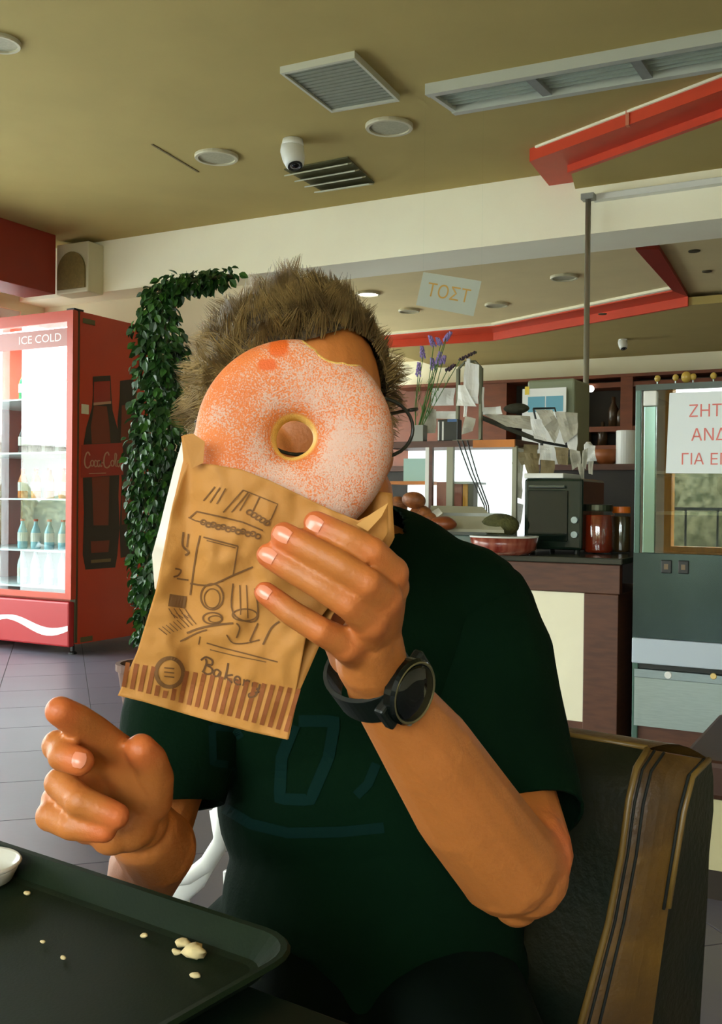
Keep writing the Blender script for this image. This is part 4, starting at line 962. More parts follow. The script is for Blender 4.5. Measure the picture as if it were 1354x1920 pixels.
# white tub chair behind the diner
cc = F(352, 1560, 1.75)
wc = thing('white_chair', 'white moulded plastic chair partly hidden behind the diner arm', 'chair', (cc.x, cc.y, 0))
rim = [F(x+8, y, D) for x, y, D in ((404, 1480, 1.62), (414, 1530, 1.62), (406, 1580, 1.64), (382, 1618, 1.66), (345, 1645, 1.68), (300, 1655, 1.72))]
ctr = F(330, 1500, 1.78)
mb = MB(); vs = []; K = len(rim)
rows_ = 6
for j in range(rows_+1):
    s = j/rows_
    for p in rim:
        q = p.lerp(Vector((ctr.x, ctr.y, p.z-.10)), s*.22); q.z = p.z-.045*math.sin(s*PI/2); vs.append(q)
mb.add(vs, [(j*K+i, j*K+i+1, (j+1)*K+i+1, (j+1)*K+i) for j in range(rows_) for i in range(K-1)])
o = obj('seat_shell', mb, m_white, wc, smooth=True); sm = o.modifiers.new('s', 'SOLIDIFY'); sm.thickness = .006
obj('rolled_edge', MB().tube([Vector(p) for p in rim], [.010, .013, .014, .014, .012, .01], 12), m_white, wc, smooth=True)
for k, (dx, dy_) in enumerate(((.03, -.02), (-.17, -.05), (.0, .16), (-.2, .14))):
    z_ = rim[2].z-.055
    obj('leg', MB().tube([(rim[2].x+dx-.03, rim[2].y+dy_+.05, z_), (rim[2].x+dx*1.1, rim[2].y+dy_*1.1+.04, 0)], [.014, .011], 8), m_white, wc, smooth=True)

# ------------------------------------------------------------------ table, tray, cup, crumbs
TZ = 0.722
def cf_(x, d, z): return CAM*0+RT0*x+FH*d+Vector((0, 0, z))     # right, away, height
ang = R(145.0); ta_x = math.cos(ang)*RT0+math.sin(ang)*FH; tb_x = math.cos(ang+PI/2)*RT0+math.sin(ang+PI/2)*FH
tc0 = on(592, 1765, 2, TZ+.018)                                  # the far right corner of the tray
ZV = Vector((0, 0, 1))
def rrect(w, h, r, n=6, ins=0.0):
    pts = []
    for cx_, cy_, a0_ in ((r, r, 180), (w-r, r, 270), (w-r, h-r, 0), (r, h-r, 90)):
        for k in range(n+1):
            a = R(a0_+90*k/n); pts.append((cx_+(r-ins)*math.cos(a), cy_+(r-ins)*math.sin(a)))
    return pts
tray = thing('serving_tray', 'dark green-black plastic serving tray with crumbs at the lower left', 'tray', tuple(Vector((tc0.x, tc0.y, 0))+ta_x*.2+tb_x*.14+ZV*TZ))
TW, TH = .44, .32
lay = [(0.0, .016), (.002, .018), (.006, .0175), (.019, .005), (.024, .004)]
mb = MB(); N = None
tcz = Vector((tc0.x, tc0.y, TZ))
for ins, z in lay+[(.024, .0005), (.018, .0010), (.004, .0145), (.0, .016)]:
    pts = rrect(TW, TH, .036, 6, ins); N = len(pts)
    mb.v += [tuple(tcz+ta_x*p[0]+tb_x*p[1]+ZV*z) for p in pts]
nl = len(lay)
for i in range(len(lay)+3):
    if i == nl-1: continue
    for k in range(N): mb.f.append((i*N+k, i*N+(k+1) % N, (i+1)*N+(k+1) % N, (i+1)*N+k))
mb.f.append(tuple((nl-1)*N+k for k in range(N))); mb.f.append(tuple(nl*N+k for k in range(N))[::-1])
m_tray = mat('tray_plastic', S(16, 30, 14), .62, spec=.15, var=.06, scale=40, bump=.04, bscale=500)
obj('tray_shell', mb, m_tray, tray, smooth=False)
# table, its far edge just inside the tray's rim
m_tab = mat('dark_table', S(10, 22, 12), .5, spec=.2)
tbl = thing('cafe_table', 'dark cafe table under the serving tray', 'table', tuple(Vector((tc0.x, tc0.y, 0))+ta_x*.25+tb_x*.35))
o3 = Vector((tc0.x, tc0.y, 0))-ta_x*.10+tb_x*.035
tp = [o3+ta_x*p[0]+tb_x*p[1] for p in rrect(.80, .62, .03)]
obj('tabletop', MB().prism(tp, TZ-.03, TZ), m_tab, tbl, bevel=.003)
tcn = o3+ta_x*.40+tb_x*.31
obj('column', MB().lathe((tcn.x, tcn.y, .012), [(.04, 0), (.03, .03), (.03, TZ-.05), (.09, TZ-.043)], 20), m_black, tbl, smooth=True)
obj('foot_plate', MB().lathe((tcn.x, tcn.y, 0), [(.22, 0), (.22, .008), (.05, .02)], 28), m_black, tbl)
m_cup = mat('cup_ceramic', S(206, 204, 192), .25, coat=.3)
cpc = on(-48, 1640, 2, TZ+.01); cpc = Vector((cpc.x, cpc.y, TZ+.0045))
cup = thing('sauce_dish', 'small white round dish on the tray at the left edge', 'dish', tuple(cpc))
obj('dish_wall', MB().lathe(cpc, [(.022, 0), (.026, .002), (.030, .010), (.031, .014), (.0295, .014), (.027, .008), (.020, .004)], 32), m_cup, cup, smooth=True)
obj('rim', MB().lathe(cpc, [(.0295, .014), (.031, .0155), (.0325, .014), (.031, .012)], 32, cap=False), m_cup, cup, smooth=True)
m_crumb = mat('crumb_cream', S(196, 176, 126), .8, var=.1, scale=200)
for k, (px, py, r, lb) in enumerate([(342, 1768, .0042, 'round crumb left of the largest crumb'), (364, 1783, .0062, 'largest pale crumb on the dark tray'), (331, 1785, .0024, 'small crumb just below left of the round crumb'), (365, 1829, .0026, 'single crumb nearest the lower tray edge'), (344, 1733, .0018, 'tiny crumb above the round crumb'), (349, 1741, .0016, 'tiny crumb just under the topmost of the middle crumbs'), (271, 1754, .0020, 'tiny crumb left of the crumb group'), (294, 1728, .0014, 'pinhead crumb up and left of the crumb group'), (306, 1692, .0018, 'tiny crumb near the far tray rim'), (51, 1674, .0022, 'small crumb near the white dish'), (80, 1766, .0016, 'tiny crumb at the left middle of the tray'), (118, 1796, .0016, 'tiny brown crumb at the lower left of the tray')]):
    c = on(px, py, 2, TZ+.0045+r*.6)
    tag(obj('crumb', lump(MB(), c, r, 1.3, .9, .65, .5, 120, 10, 7), m_crumb, smooth=True), lb, 'crumb', 'crumbs on the tray')

# ------------------------------------------------------------------ leather bench
m_lea = mat('olive_leather', S(100, 70, 20), .42, col2=S(66, 44, 16), scale=14, bump=.15, bscale=120)
m_lead = mat('dark_leather', S(10, 22, 10), .5, spec=.25, col2=S(30, 28, 12), scale=10, bump=.15, bscale=120)
m_stitch = mat('dark_stitching', S(14, 18, 10), .8)
m_pip = mat('leather_piping', S(110, 84, 36), .4)
bench = thing('leather_bench', 'worn olive brown leather bench with a stitched end strip on the right', 'bench', tuple(cf_(.0, 1.15, 0)))
# end strip: its front-left border line and its rear-right border line, top to bottom (pixels, then depth)
Lf = [(1214, 1404, 1.03), (1192, 1440, 1.01), (1178, 1500, 1.0), (1165, 1600, 1.0), (1140, 1730, 1.0), (1085, 1930, 1.0), (1030, 2150, 1.0)]
Lb = [(1330, 1424, 1.05), (1300, 1455, 1.02), (1283, 1520, 1.01), (1270, 1600, 1.01), (1254, 1700, 1.01), (1222, 1930, 1.01), (1185, 2150, 1.01)]
LfW = [F(*p) for p in Lf]; LbW = [F(*p) for p in Lb]
bdir = (-.78*RT0+.62*FH).normalized()                      # along the bench, away to the left
LEN = .42
def sweep(mbx, a, b):
    n = len(a); vs = a+b; mbx.add(vs, [(i, i+1, n+i+1, n+i) for i in range(n-1)])
mb = MB(); sub = 6
cols = []
for k in range(sub+1):
    s = k/sub; bul = math.sin(s*PI)*.006
    cols.append([p.lerp(q, s)-FH*bul for p, q in zip(LfW, LbW)])
for k in range(sub): sweep(mb, cols[k], cols[k+1])
obj('end_strip', mb, m_lea, bench, smooth=True)
front = [p+Vector((0, 0, 0)) for p in LfW]
mb = MB(); top_f, top_b = LfW[0], LbW[0]
cols = []
for k in range(9):
    s = k/8; cols.append([p+bdir*(LEN*s)+(FH*(-.012)*math.sin(s*PI)) for p in front])
for k in range(8): sweep(mb, cols[k], cols[k+1])
obj('backrest_front', mb, m_lead, bench, smooth=True)
# top roll
mb = MB(); prof = []
for k in range(7):
    s = k/6; p = top_f.lerp(top_b, s); p = p+ZV*(.010*math.sin(s*PI)); prof.append(p)
sweep(mb, prof, [p+bdir*LEN for p in prof])
obj('top_roll', mb, m_lea, bench, smooth=True)
# dark rear side and back
rear = [F(x, y, D) for x, y, D in ((1334, 1428, 1.06), (1338, 1460, 1.08), (1338, 1520, 1.09), (1330, 1600, 1.09), (1326, 1700, 1.09), (1312, 1930, 1.09), (1296, 2150, 1.09))]
mb = MB(); sweep(mb, LbW, rear); obj('rear_side', mb, m_lead, bench, smooth=True)
mb = MB(); sweep(mb, rear, [p+bdir*LEN for p in rear]); obj('rear_panel', mb, m_lead, bench, smooth=True)
def off(line, t, e=.0012): return [p.lerp(q, t)-FH*(e+math.sin(t*PI)*.006)+RT0*0 for p, q in line]
pr_ = list(zip(LfW, LbW))
obj('piping', MB().tube(off(pr_, .0), .0034, 8), m_pip, bench, smooth=True)
obj('piping', MB().tube(off(pr_, .98)[:5], .0034, 8), m_pip, bench, smooth=True)
obj('seam', MB().tube(off(pr_, .10), .0014, 6), m_stitch, bench, smooth=True)
obj('seam', MB().tube(off(pr_, .24), .0015, 6), m_stitch, bench, smooth=True)
obj('seam', MB().tube(off(pr_, .90)[:5], .0016, 6), m_stitch, bench, smooth=True)
obj('piping', MB().tube([top_f+bdir*(LEN*k/6)+ZV*.001 for k in range(7)], .003, 8), m_pip, bench, smooth=True)
obj('seam', MB().tube([top_f+bdir*(LEN*k/6)-ZV*.012-FH*.004 for k in range(7)], .0014, 6), m_stitch, bench, smooth=True)
zb = LfW[-1].z
seat_o = Vector((LfW[-1].x, LfW[-1].y, 0))
nfr = Vector((-bdir.y, bdir.x, 0)); 
if nfr.dot(FH) > 0: nfr = -nfr
seat_o = seat_o-nfr*.02
sp_ = [seat_o, seat_o+bdir*LEN, seat_o+bdir*LEN+nfr*.34, seat_o+nfr*.34]
obj('seat_cushion', MB().prism(sp_, .33, .43), m_lead, bench, bevel=.02)
sp2 = [p-nfr*.0 for p in [seat_o-nfr*.1, seat_o+bdir*LEN-nfr*.1, seat_o+bdir*LEN+nfr*.30, seat_o+nfr*.30]]
obj('base_box', MB().prism(sp2, .0, .329), m_black, bench)

# ------------------------------------------------------------------ the diner
def limbpx(pts): return [(F(x, y, D), r) for x, y, D, r in pts]
body = MB()
def L(*pts): body.limb(limbpx(pts), 16)
HC = F(556, 800, .905)                                     # head
ya = R(23)
hf = (RT0*math.sin(ya)-FH*math.cos(ya))                    # where the face looks (towards the camera, a little right)
hs = hf.cross(ZV).normalized()*-1; hs = hs if hs.dot(RT0) > 0 else -hs
hu = ZV.copy()
HA = (hs, hf, hu)
def hp(x, y, z): return HC+hs*x+hf*y+hu*z
body.ell(hp(0, -.012, .028), .078, .094, .090, HA, 28, 20)
body.ell(hp(0, .022, -.020), .070, .070, .085, HA, 24, 18)
body.ell(hp(0, .028, -.075), .052, .060, .050, HA, 20, 14)   # jaw
body.ell(hp(0, .074, -.100), .020, .016, .016, HA)
for s in (-1, 1): body.ell(hp(.028*s, .040, -.066), .046, .045, .046, HA)           # chin
body.limb([(hp(0, .090, .008), .007), (hp(0, .100, -.015), .009), (hp(0, .108, -.030), .0115)], 12)
for s in (-1, 1):
    body.ell(hp(.012*s, .098, -.034), .008, .008, .007, HA)
    body.ell(hp(.042*s, .066, -.028), .022, .020, .024, HA)
    body.ell(hp(.030*s, .072, .024), .020, .010, .007, HA)
    body.limb([(hp(.074*s, -.010, -.004), .006), (hp(.081*s, -.020, .000), .006), (hp(.084*s, -.024, -.016), .006), (hp(.080*s, -.016, -.040), .006), (hp(.072*s, -.006, -.044), .006)], 8)
body.ell(hp(0, .086, -.062), .024, .012, .006, HA); body.ell(hp(0, .084, -.072), .021, .011, .006, HA)
body.limb([(hp(0, -.03, -.05), .054), (F(625, 985, .99), .054), (F(640, 1070, 1.03), .060)], 20)      # neck
# trunk under the shirt
body.limb([(F(430, 1155, 1.06), .052), (F(650, 1125, 1.06), .062), (F(868, 1145, 1.05), .052)], 18)
body.ell(F(650, 1260, 1.07), .150, .095, .165, (RT0, FH, ZV), 28, 18)
body.ell(F(690, 1520, 1.08), .130, .092, .150, (RT0, FH, ZV), 28, 18)
pel = cf_(.0, 1.06, .52); body.ell(pel, .150, .11, .10, (RT0, FH, ZV), 24, 14)
# left arm (the one with the watch)
L((878, 1150, 1.06, .052), (920, 1330, 1.00, .050), (950, 1500, .925, .046), (985, 1600, .865, .041))
L((985, 1612, .862, .0395), (948, 1615, .835, .044), (868, 1508, .785, .0405), (804, 1408, .745, .0345), (742, 1324, .712, .027), (714, 1280, .695, .0245))
L((1012, 1562, .86, .020), (1018, 1592, .855, .0215), (1005, 1645, .855, .028))
L((985, 1640, .85, .036), (968, 1690, .855, .021))
# palm of the left hand
L((714, 1278, .695, .023), (690, 1240, .672, .022), (688, 1202, .655, .019))
L((714, 1278, .695, .021), (706, 1212, .668, .0185), (706, 1160, .648, .014))
K1, K2, K3, K4 = (734, 1074, .636), (722, 1124, .626), (694, 1166, .627), (650, 1208, .635)
for k, r in ((K1, .0115), (K2, .0118), (K3, .0118), (K4, .0115)):
    L((700, 1245, .684, .0145), ((702+k[0])/2, (1235+k[1])/2, (.678+k[2])/2+.004, .0140), (*k, r))
L((740, 1100, .645, .010), (722, 1138, .638, .010), (694, 1178, .639, .010), (658, 1215, .645, .010))
FING = []
def finger(*p): L(*p); FING.append(limbpx(p))
finger((*K1, .0108), (698, 1034, .620, .0093), (652, 1010, .618, .0088), (592, 981, .621, .0080))
finger((*K2, .0110), (688, 1092, .608, .0096), (640, 1062, .606, .0090), (588, 1034, .608, .0088), (532, 1003, .613, .0082))
finger((*K3, .0108), (652, 1132, .611, .0092), (600, 1098, .610, .0087), (552, 1070, .613, .0084), (503, 1041, .617, .0077))
finger((*K4, .0104), (600, 1182, .620, .0088), (548, 1150, .621, .0082), (497, 1111, .626, .0072))
L((700, 1255, .690, .018), (660, 1225, .695, .017), (628, 1170, .692, .0135), (612, 1100, .690, .0115), (600, 1050, .688, .010))   # thumb behind the bag
# right arm and hand
L((420, 1140, 1.07, .055), (350, 1330, 1.02, .046), (305, 1500, .97, .036), (268, 1640, .92, .032))
L((268, 1645, .915, .032), (275, 1625, .86, .032), (295, 1590, .80, .031), (270, 1560, .765, .027))
hd = [(262, 1545, .745)]
for tgt, r in (((222, 1408, .705), .0125), ((205, 1440, .720), .0125), ((190, 1495, .728), .0125), ((165, 1550, .722), .0125)):
    L((262, 1540, .745, .021), ((262+tgt[0])/2+6, (1535+tgt[1])/2, (.745+tgt[2])/2, .019), (*tgt, r))
L((210, 1560, .722, .0165), (240, 1540, .730, .022), (262, 1500, .728, .017), (278, 1455, .720, .0145))
finger((222, 1408, .705, .0120), (176, 1372, .684, .0115), (142, 1350, .668, .0112), (112, 1333, .655, .0098))
finger((205, 1440, .715, .0118), (150, 1400, .688, .0112), (108, 1398, .676, .0108), (118, 1418, .663, .0102), (150, 1428, .658, .0095))
finger((190, 1495, .722, .0115), (140, 1458, .695, .0112), (112, 1468, .682, .0108), (150, 1502, .664, .0104), (218, 1530, .666, .0090))
finger((165, 1550, .718, .0110), (105, 1500, .694, .0105), (95, 1530, .684, .0106), (135, 1548, .670, .0100), (195, 1556, .668, .0088))
finger((284, 1500, .730, .0155), (290, 1458, .716, .0138), (280, 1425, .703, .0125), (264, 1405, .694, .0110))
# legs, under the table
for s in (-1, 1):
    hip = cf_(.08*s, 1.02, .50); kn = cf_(.10*s+.02, .64, .50); an = cf_(.10*s+.02, .70, .10)
    body.limb([(hip, .085), (kn, .062), (cf_(.10*s+.02, .66, .30), .055), (an, .04)], 16)
bme = blob(body, .0020, 4)
# small creases between segments and reddened skin at knuckles and tips
def colattr(me, fn, name='Tint'):
    at = me.color_attributes.new(name, 'FLOAT_COLOR', 'POINT'); n = len(me.vertices)
    co = np.empty(n*3, 'f'); me.vertices.foreach_get('co', co); co = co.reshape(-1, 3)
    at.data.foreach_set('color', fn(co).astype('f').ravel())
spots = []
for f in FING:
    spots.append((f[-1][0], .014, 1.0)); spots.append((f[1][0], .011, .55)); spots.append((f[0][0], .013, .75))
spots += [(F(1045, 1585, .85), .03, .8), (hp(.075, .03, -.03), .05, .6)]
def tint(co):
    r = np.zeros(len(co), 'f')
    for p, rad, a in spots:
        d2 = ((co-np.array(p, 'f'))**2).sum(1); r = np.maximum(r, a*np.exp(-d2/(2*(rad*.6)**2)))
    out = np.ones((len(co), 4), 'f'); out[:, 0] = r; return out
colattr(bme, tint)
m_skin = mat('skin', S(184, 110, 50), .48, sss=.08, var=.05, scale=30, bump=.10, bscale=260)
n = m_skin.node_tree.nodes; l = m_skin.node_tree.links; bs = n['Principled BSDF']
src = bs.inputs['Base Color'].links[0].from_socket
va = n.new('ShaderNodeAttribute'); va.attribute_name = 'Tint'; mx = n.new('ShaderNodeMix'); mx.data_type = 'RGBA'
sp3 = n.new('ShaderNodeSeparateColor'); l.new(va.outputs['Color'], sp3.inputs[0])
mt_ = n.new('ShaderNodeMath'); mt_.operation = 'MULTIPLY'; mt_.inputs[1].default_value = .75; l.new(sp3.outputs[0], mt_.inputs[0])
l.new(mt_.outputs[0], mx.inputs[0]); l.new(src, mx.inputs[6]); mx.inputs[7].default_value = (*S(212, 92, 50), 1); l.new(mx.outputs[2], bs.inputs['Base Color'])
person = thing('person', 'person in a black t-shirt holding a sugared donut in a paper bag before the face', 'person', tuple(cf_(.0, 1.06, 0)))
skin = obj('body', bme, m_skin, person, smooth=True, fix=False)
skin_t = BVHTree.FromPolygons([v.co for v in bme.vertices], [p.vertices for p in bme.polygons])
def hit(px, py, e=0.0):                                   # the skin's surface along this direction
    d = ray(px, py).normalized(); r_ = skin_t.ray_cast(CAM, d)
    return (r_[0]-d*e, r_[1]) if r_[0] else (None, None)
# fingernails
m_nail = mat('fingernail', S(220, 136, 104), .3, coat=.3)
for k, (px, py, dx, dy_, w_, L2) in enumerate([(588, 980, -.86, -.5, .0048, .0055), (527, 1001, -.88, -.47, .0050, .0060), (500, 1040, -.86, -.5, .0047, .0056), (494, 1109, -.85, -.5, .0041, .0048), (148, 1425, -.2, .95, .0048, .0054)]):
    p, nn_ = hit(px, py)
    if p is None: continue
    nn_ = (nn_+(CAM-p).normalized()*.3).normalized()
    ax = (RT*dx-UP*dy_); ax = (ax-nn_*ax.dot(nn_)).normalized(); sd = ax.cross(nn_)
    mb = MB(); vs = []
    for j in range(5):
        for i in range(5):
            u, v = i/4*2-1, j/4*2-1; w2 = w_*math.sqrt(max(0, 1-.35*v*v if v < 0 else 1-.55*v*v)); q = p+sd*(u*w2)+ax*(v*L2)
            r_ = skin_t.find_nearest(q); vs.append(r_[0]+r_[1]*.0006)
    mb.add(vs, [(j*5+i, j*5+i+1, (j+1)*5+i+1, (j+1)*5+i) for j in range(4) for i in range(4)])
    obj('fingernail', mb, m_nail, skin, smooth=True)
# eyes, brows
for s in (-1, 1):
    e = obj('eye', MB().ell(hp(.033*s, .074, .008), .0115, .0115, .0115, HA, 16, 12), mat('eye_white', S(225, 220, 210), .2), person, smooth=True)
    obj('iris', MB().ell(hp(.033*s, .0815, .008), .0055, .0045, .0055, HA, 14, 8), mat('iris_brown', S(60, 40, 24), .15), e, smooth=True)
# glasses: dark frame, the lens by the right cheek shows beyond the donut
m_gl = mat('glasses_black', S(26, 26, 18), .35)
gl = thing('eyeglasses', 'thin dark framed eyeglasses on the face, one lens showing beside the donut', 'glasses', tuple(hp(0, .10, .008)))
for s in (-1, 1):
    pts = [hp(s*.036+.030*math.cos(a), .104-.10*abs(.036*s+.03*math.cos(a))**1.0*.30, .000+.024*math.sin(a)-.006) for a in [2*PI*k/28 for k in range(29)]]
    obj('lens_frame', MB().tube(pts, .0015, 6, cap=False), m_gl, gl, smooth=True)
    ctr_ = hp(s*.036, .101, .002)
    mb = MB(); mb.add([ctr_]+pts[:-1], [(0, i, i % 28+1) for i in range(1, 29)]); obj('lens', mb, glassmat('lens_clear', (1, 1, 1), 1.4), gl)
    obj('temple_arm', MB().tube([hp(s*.066, .096, .010), hp(s*.076, .088, .012), hp(s*.084, .04, .014), hp(s*.086, -.01, .014), hp(s*.084, -.03, .0)], .0016, 6), m_gl, gl, smooth=True)
obj('bridge', MB().tube([hp(-.008, .105, .008), hp(0, .108, .012), hp(.008, .105, .008)], .0015, 6), m_gl, gl, smooth=True)

# ---- t-shirt
sh_ = MB()
def LS(*pts): sh_.limb(limbpx(pts), 20)
LS((430, 1150, 1.06, .070), (560, 1120, 1.06, .074), (650, 1112, 1.06, .076), (760, 1120, 1.06, .073), (868, 1142, 1.05, .070))
sh_.ell(F(655, 1260, 1.06), .180, .118, .180, (RT0, FH, ZV), 36, 24)
sh_.ell(F(690, 1480, 1.06), .158, .122, .160, (RT0, FH, ZV), 36, 24)
sh_.ell(F(700, 1700, 1.05), .158, .128, .160, (RT0, FH, ZV), 36, 24)
sh_.ell(cf_(.0, 1.05, .52), .180, .135, .11, (RT0, FH, ZV), 30, 16)
sme = blob(sh_, .0042, 6)
bm2 = bmesh.new(); bm2.from_mesh(sme)
for v in bm2.verts:                                       # cloth folds
    p = v.co; a = mnoise.noise(p*9)*.5+mnoise.noise(Vector((p.x*7, p.y*7, p.z*22)))*.5
    v.co = p+v.normal*(.0055*a)
def cut(bmx, c, nrm, rad):                                # open a sleeve or the collar
    geo = [g for g in list(bmx.verts)+list(bmx.edges)+list(bmx.faces) if ((g.co if isinstance(g, bmesh.types.BMVert) else (g.verts[0].co if isinstance(g, bmesh.types.BMEdge) else g.calc_center_median()))-c).length < rad]
    vs = {g for g in geo if isinstance(g, bmesh.types.BMVert)}
    geo = [g for g in geo if isinstance(g, bmesh.types.BMVert) or all(v in vs for v in g.verts)]
    bmesh.ops.bisect_plane(bmx, geom=geo, dist=1e-5, plane_co=c, plane_no=nrm, clear_outer=True)
for pts, c_, nr in ((((862, 1140, 1.06, .064), (888, 1162, 1.055, .068), (908, 1240, 1.03, .071), (922, 1330, 1.0, .070), (940, 1440, .955, .067), (962, 1520, .925, .064), (988, 1600, .90, .062), (998, 1680, .89, .056)), F(985, 1548, .918), (F(1000, 1600, .90)-F(962, 1475, .945)).normalized()),
                   (((440, 1125, 1.06, .066), (422, 1145, 1.06, .070), (385, 1240, 1.04, .068), (354, 1340, 1.01, .066), (322, 1450, .98, .060), (308, 1530, .965, .056), (295, 1610, .95, .054), (290, 1680, .94, .05)), F(305, 1515, .968), (F(322, 1560, .96)-F(340, 1400, .99)+RT0*.01).normalized())):
    sl = blob(MB().limb(limbpx(pts), 20), .0042, 4); b3 = bmesh.new(); b3.from_mesh(sl)
    for v in b3.verts:
        p = v.co; v.co = p+v.normal*(.0045*(mnoise.noise(p*11)+mnoise.noise(Vector((p.x*9, p.y*9, p.z*26)))*.7))
    bmesh.ops.bisect_plane(b3, geom=list(b3.verts)+list(b3.edges)+list(b3.faces), dist=1e-5, plane_co=c_, plane_no=nr, clear_outer=True)
    b3.to_mesh(sl); b3.free(); bm2.from_mesh(sl)
ncc = F(652, 1000, 1.02); cut(bm2, ncc+ZV*.004+RT0*-.016, (ZV*.9-FH*.30+RT0*-.05).normalized(), .072)
sm2 = bpy.data.meshes.new('t_shirt'); bm2.to_mesh(sm2); bm2.free()
m_shirt = mat('black_cotton', S(3, 25, 10), .92, spec=.08, bump=.12, bscale=300, var=.12, scale=6)
shirt = obj('t_shirt', sm2, m_shirt, person, smooth=True, fix=False)
so = shirt.modifiers.new('s', 'SOLIDIFY'); so.thickness = .003; so.offset = -1
shirt_t = BVHTree.FromPolygons([v.co for v in sm2.vertices], [p.vertices for p in sm2.polygons])
def onshirt(px, py):
    d = ray(px, py).normalized(); r_ = shirt_t.ray_cast(CAM, d)
    return (r_[0]-d*.0012) if r_[0] else F(px, py, .93)
pr1 = MB()
def dense(pts, k=6):
    out = []
    for i in range(len(pts)-1):
        for j in range(k): s = j/k; out.append((pts[i][0]*(1-s)+pts[i+1][0]*s, pts[i][1]*(1-s)+pts[i+1][1]*s))
    return out+[pts[-1]]
for pts, w_ in [([(560, 1352), (628, 1352), (616, 1420), (582, 1500), (524, 1498), (528, 1420), (552, 1360)], 22), ([(398, 1360), (400, 1430), (428, 1434)], 14), ([(398, 1362), (440, 1366), (452, 1384)], 14),
                ([(420, 1515), (470, 1545), (540, 1562), (640, 1560), (720, 1552)], 20), ([(706, 1432), (690, 1470), (668, 1492)], 18), ([(440, 1440), (428, 1470)], 10)]:
    ribbon(pr1, dense(pts), w_, onshirt)
obj('chest_print', pr1, mat('faded_teal_print', S(8, 34, 29), .9, spec=.08), shirt, fix=False)
# collar rib
# ---- trousers and shoes (under the table)
tr = MB()
tr.ell(pel-ZV*.01, .165, .125, .095, (RT0, FH, ZV), 24, 14)
for s in (-1, 1):
    tr.limb([(cf_(.08*s, 1.02, .50), .092), (cf_(.10*s+.02, .64, .50), .07), (cf_(.10*s+.02, .66, .30), .065), (cf_(.10*s+.02, .70, .09), .06)], 16)
obj('trousers', blob(tr, .008, 3), mat('dark_denim', S(4, 18, 10), .9, spec=.1), person, smooth=True, fix=False)
for s in (-1, 1):
    mb = MB(); c = cf_(.10*s+.02, .64, .045); mb.ell(c, .045, .12, .045, (RT0, FH, ZV), 18, 10)
    mb.v = [(v[0], v[1], max(v[2], .002)) for v in mb.v]
    obj('shoe', mb, m_black, person, smooth=True)

# ---- hair
hair_me = MB(); hr = random.Random(11)
m_hair = mat('brown_hair', S(150, 124, 74), .45, col2=S(88, 68, 36), scale=40)
cap_ = MB()
def scalp(th, ph, k=1.0):                                # th from the crown, ph around (0 = face)
    x = math.sin(th)*math.sin(ph); y = math.sin(th)*math.cos(ph); z = math.cos(th)
    return hp(x*.083*k, -.012+y*.099*k, .028+z*.090*k)
def hairline(ph):                                        # lowest th with hair
    a = abs(math.atan2(math.sin(ph), math.cos(ph)))
    lf_ = R(11)*min(1, max(0, (.30-math.sin(ph))/.35)) if math.cos(ph) > 0 else 0
    if a < R(42): return R(52)+R(6)*(a/R(42))+lf_
    if a < R(72): return min(R(108), R(58)+lf_+(a-R(42))/R(30)*R(50))
    return R(118)
mb = MB(); nn1, nn2 = 48, 18
vs = []
for j in range(nn2+1):
    for i in range(nn1):
        ph = 2*PI*i/nn1; th = hairline(ph)*j/nn2
        p = scalp(max(th, .02), ph, 1.035-.03*(j/nn2)**3); vs.append(p+(p-HC).normalized()*.004*mnoise.noise(p*60))
mb.add(vs, [(j*nn1+i, j*nn1+(i+1) % nn1, (j+1)*nn1+(i+1) % nn1, (j+1)*nn1+i) for j in range(nn2) for i in range(nn1)])
cap_o = obj('hair_cap', mb, mat('hair_root_dark', S(70, 54, 30), .8, bump=.8, bscale=180), person, smooth=True, fix=True)
strands = MB()
def strand(root, dirs, L0, w, parts=5):
    pts = [root]; d = dirs[0]
    for k in range(parts): 
        d = dirs[0].lerp(dirs[1], (k+1)/parts).normalized(); pts.append(pts[-1]+d*(L0/parts))
    strands.tube(pts, [w*(1-.8*(k/parts)) for k in range(parts+1)], 3, cap=False)
NT = 330
for t in range(NT):
    ph = hr.uniform(-PI, PI); u = hr.random(); th = math.acos(1-(1-math.cos(hairline(ph)))*u)
    base = scalp(th, ph, 1.0); nrm = (base-hp(0, -.012, .0)).normalized()
    top = max(0, math.cos(th)); 
    Lm = .009+.014*max(0, top-.05)**.8*hr.uniform(.2, 1.9)
    if abs(math.atan2(math.sin(ph), math.cos(ph))) > R(55): Lm = max(Lm, .018+.010*hr.random())
    lock = top > .45 and hr.random() < .22
    if lock: Lm = .019+.010*hr.random()
    swirl = Vector((hr.gauss(0, .6), hr.gauss(0, .6), hr.gauss(0, .35)))+hs*.35*math.sin(base.x*40+base.z*30)
    comb = (hs*(.55 if hr.random() < .5 else -.35)+hf*.15)*top
    d0 = (nrm*.9+hu*.5*top+swirl*.5).normalized(); d1 = (nrm*.4+hu*(.55 if top > .25 else -.3)+comb+swirl).normalized()
    tip = base+d0*Lm*.5+d1*Lm*.6
    for k in range(46):
        wd_ = .045 if lock else .085; th2 = th+hr.gauss(0, wd_); ph2 = ph+hr.gauss(0, wd_)/max(.25, math.sin(th))
        if th2 > hairline(ph2)+.03: continue
        r0 = scalp(abs(th2), ph2, .995)
        LL = Lm*hr.uniform(.75, 1.1); aim = (tip-r0)
        strand(r0, ((d0*.7+nrm*.4).normalized(), (aim.normalized()*1.2+d1*.3).normalized()), LL, .00055, 4)
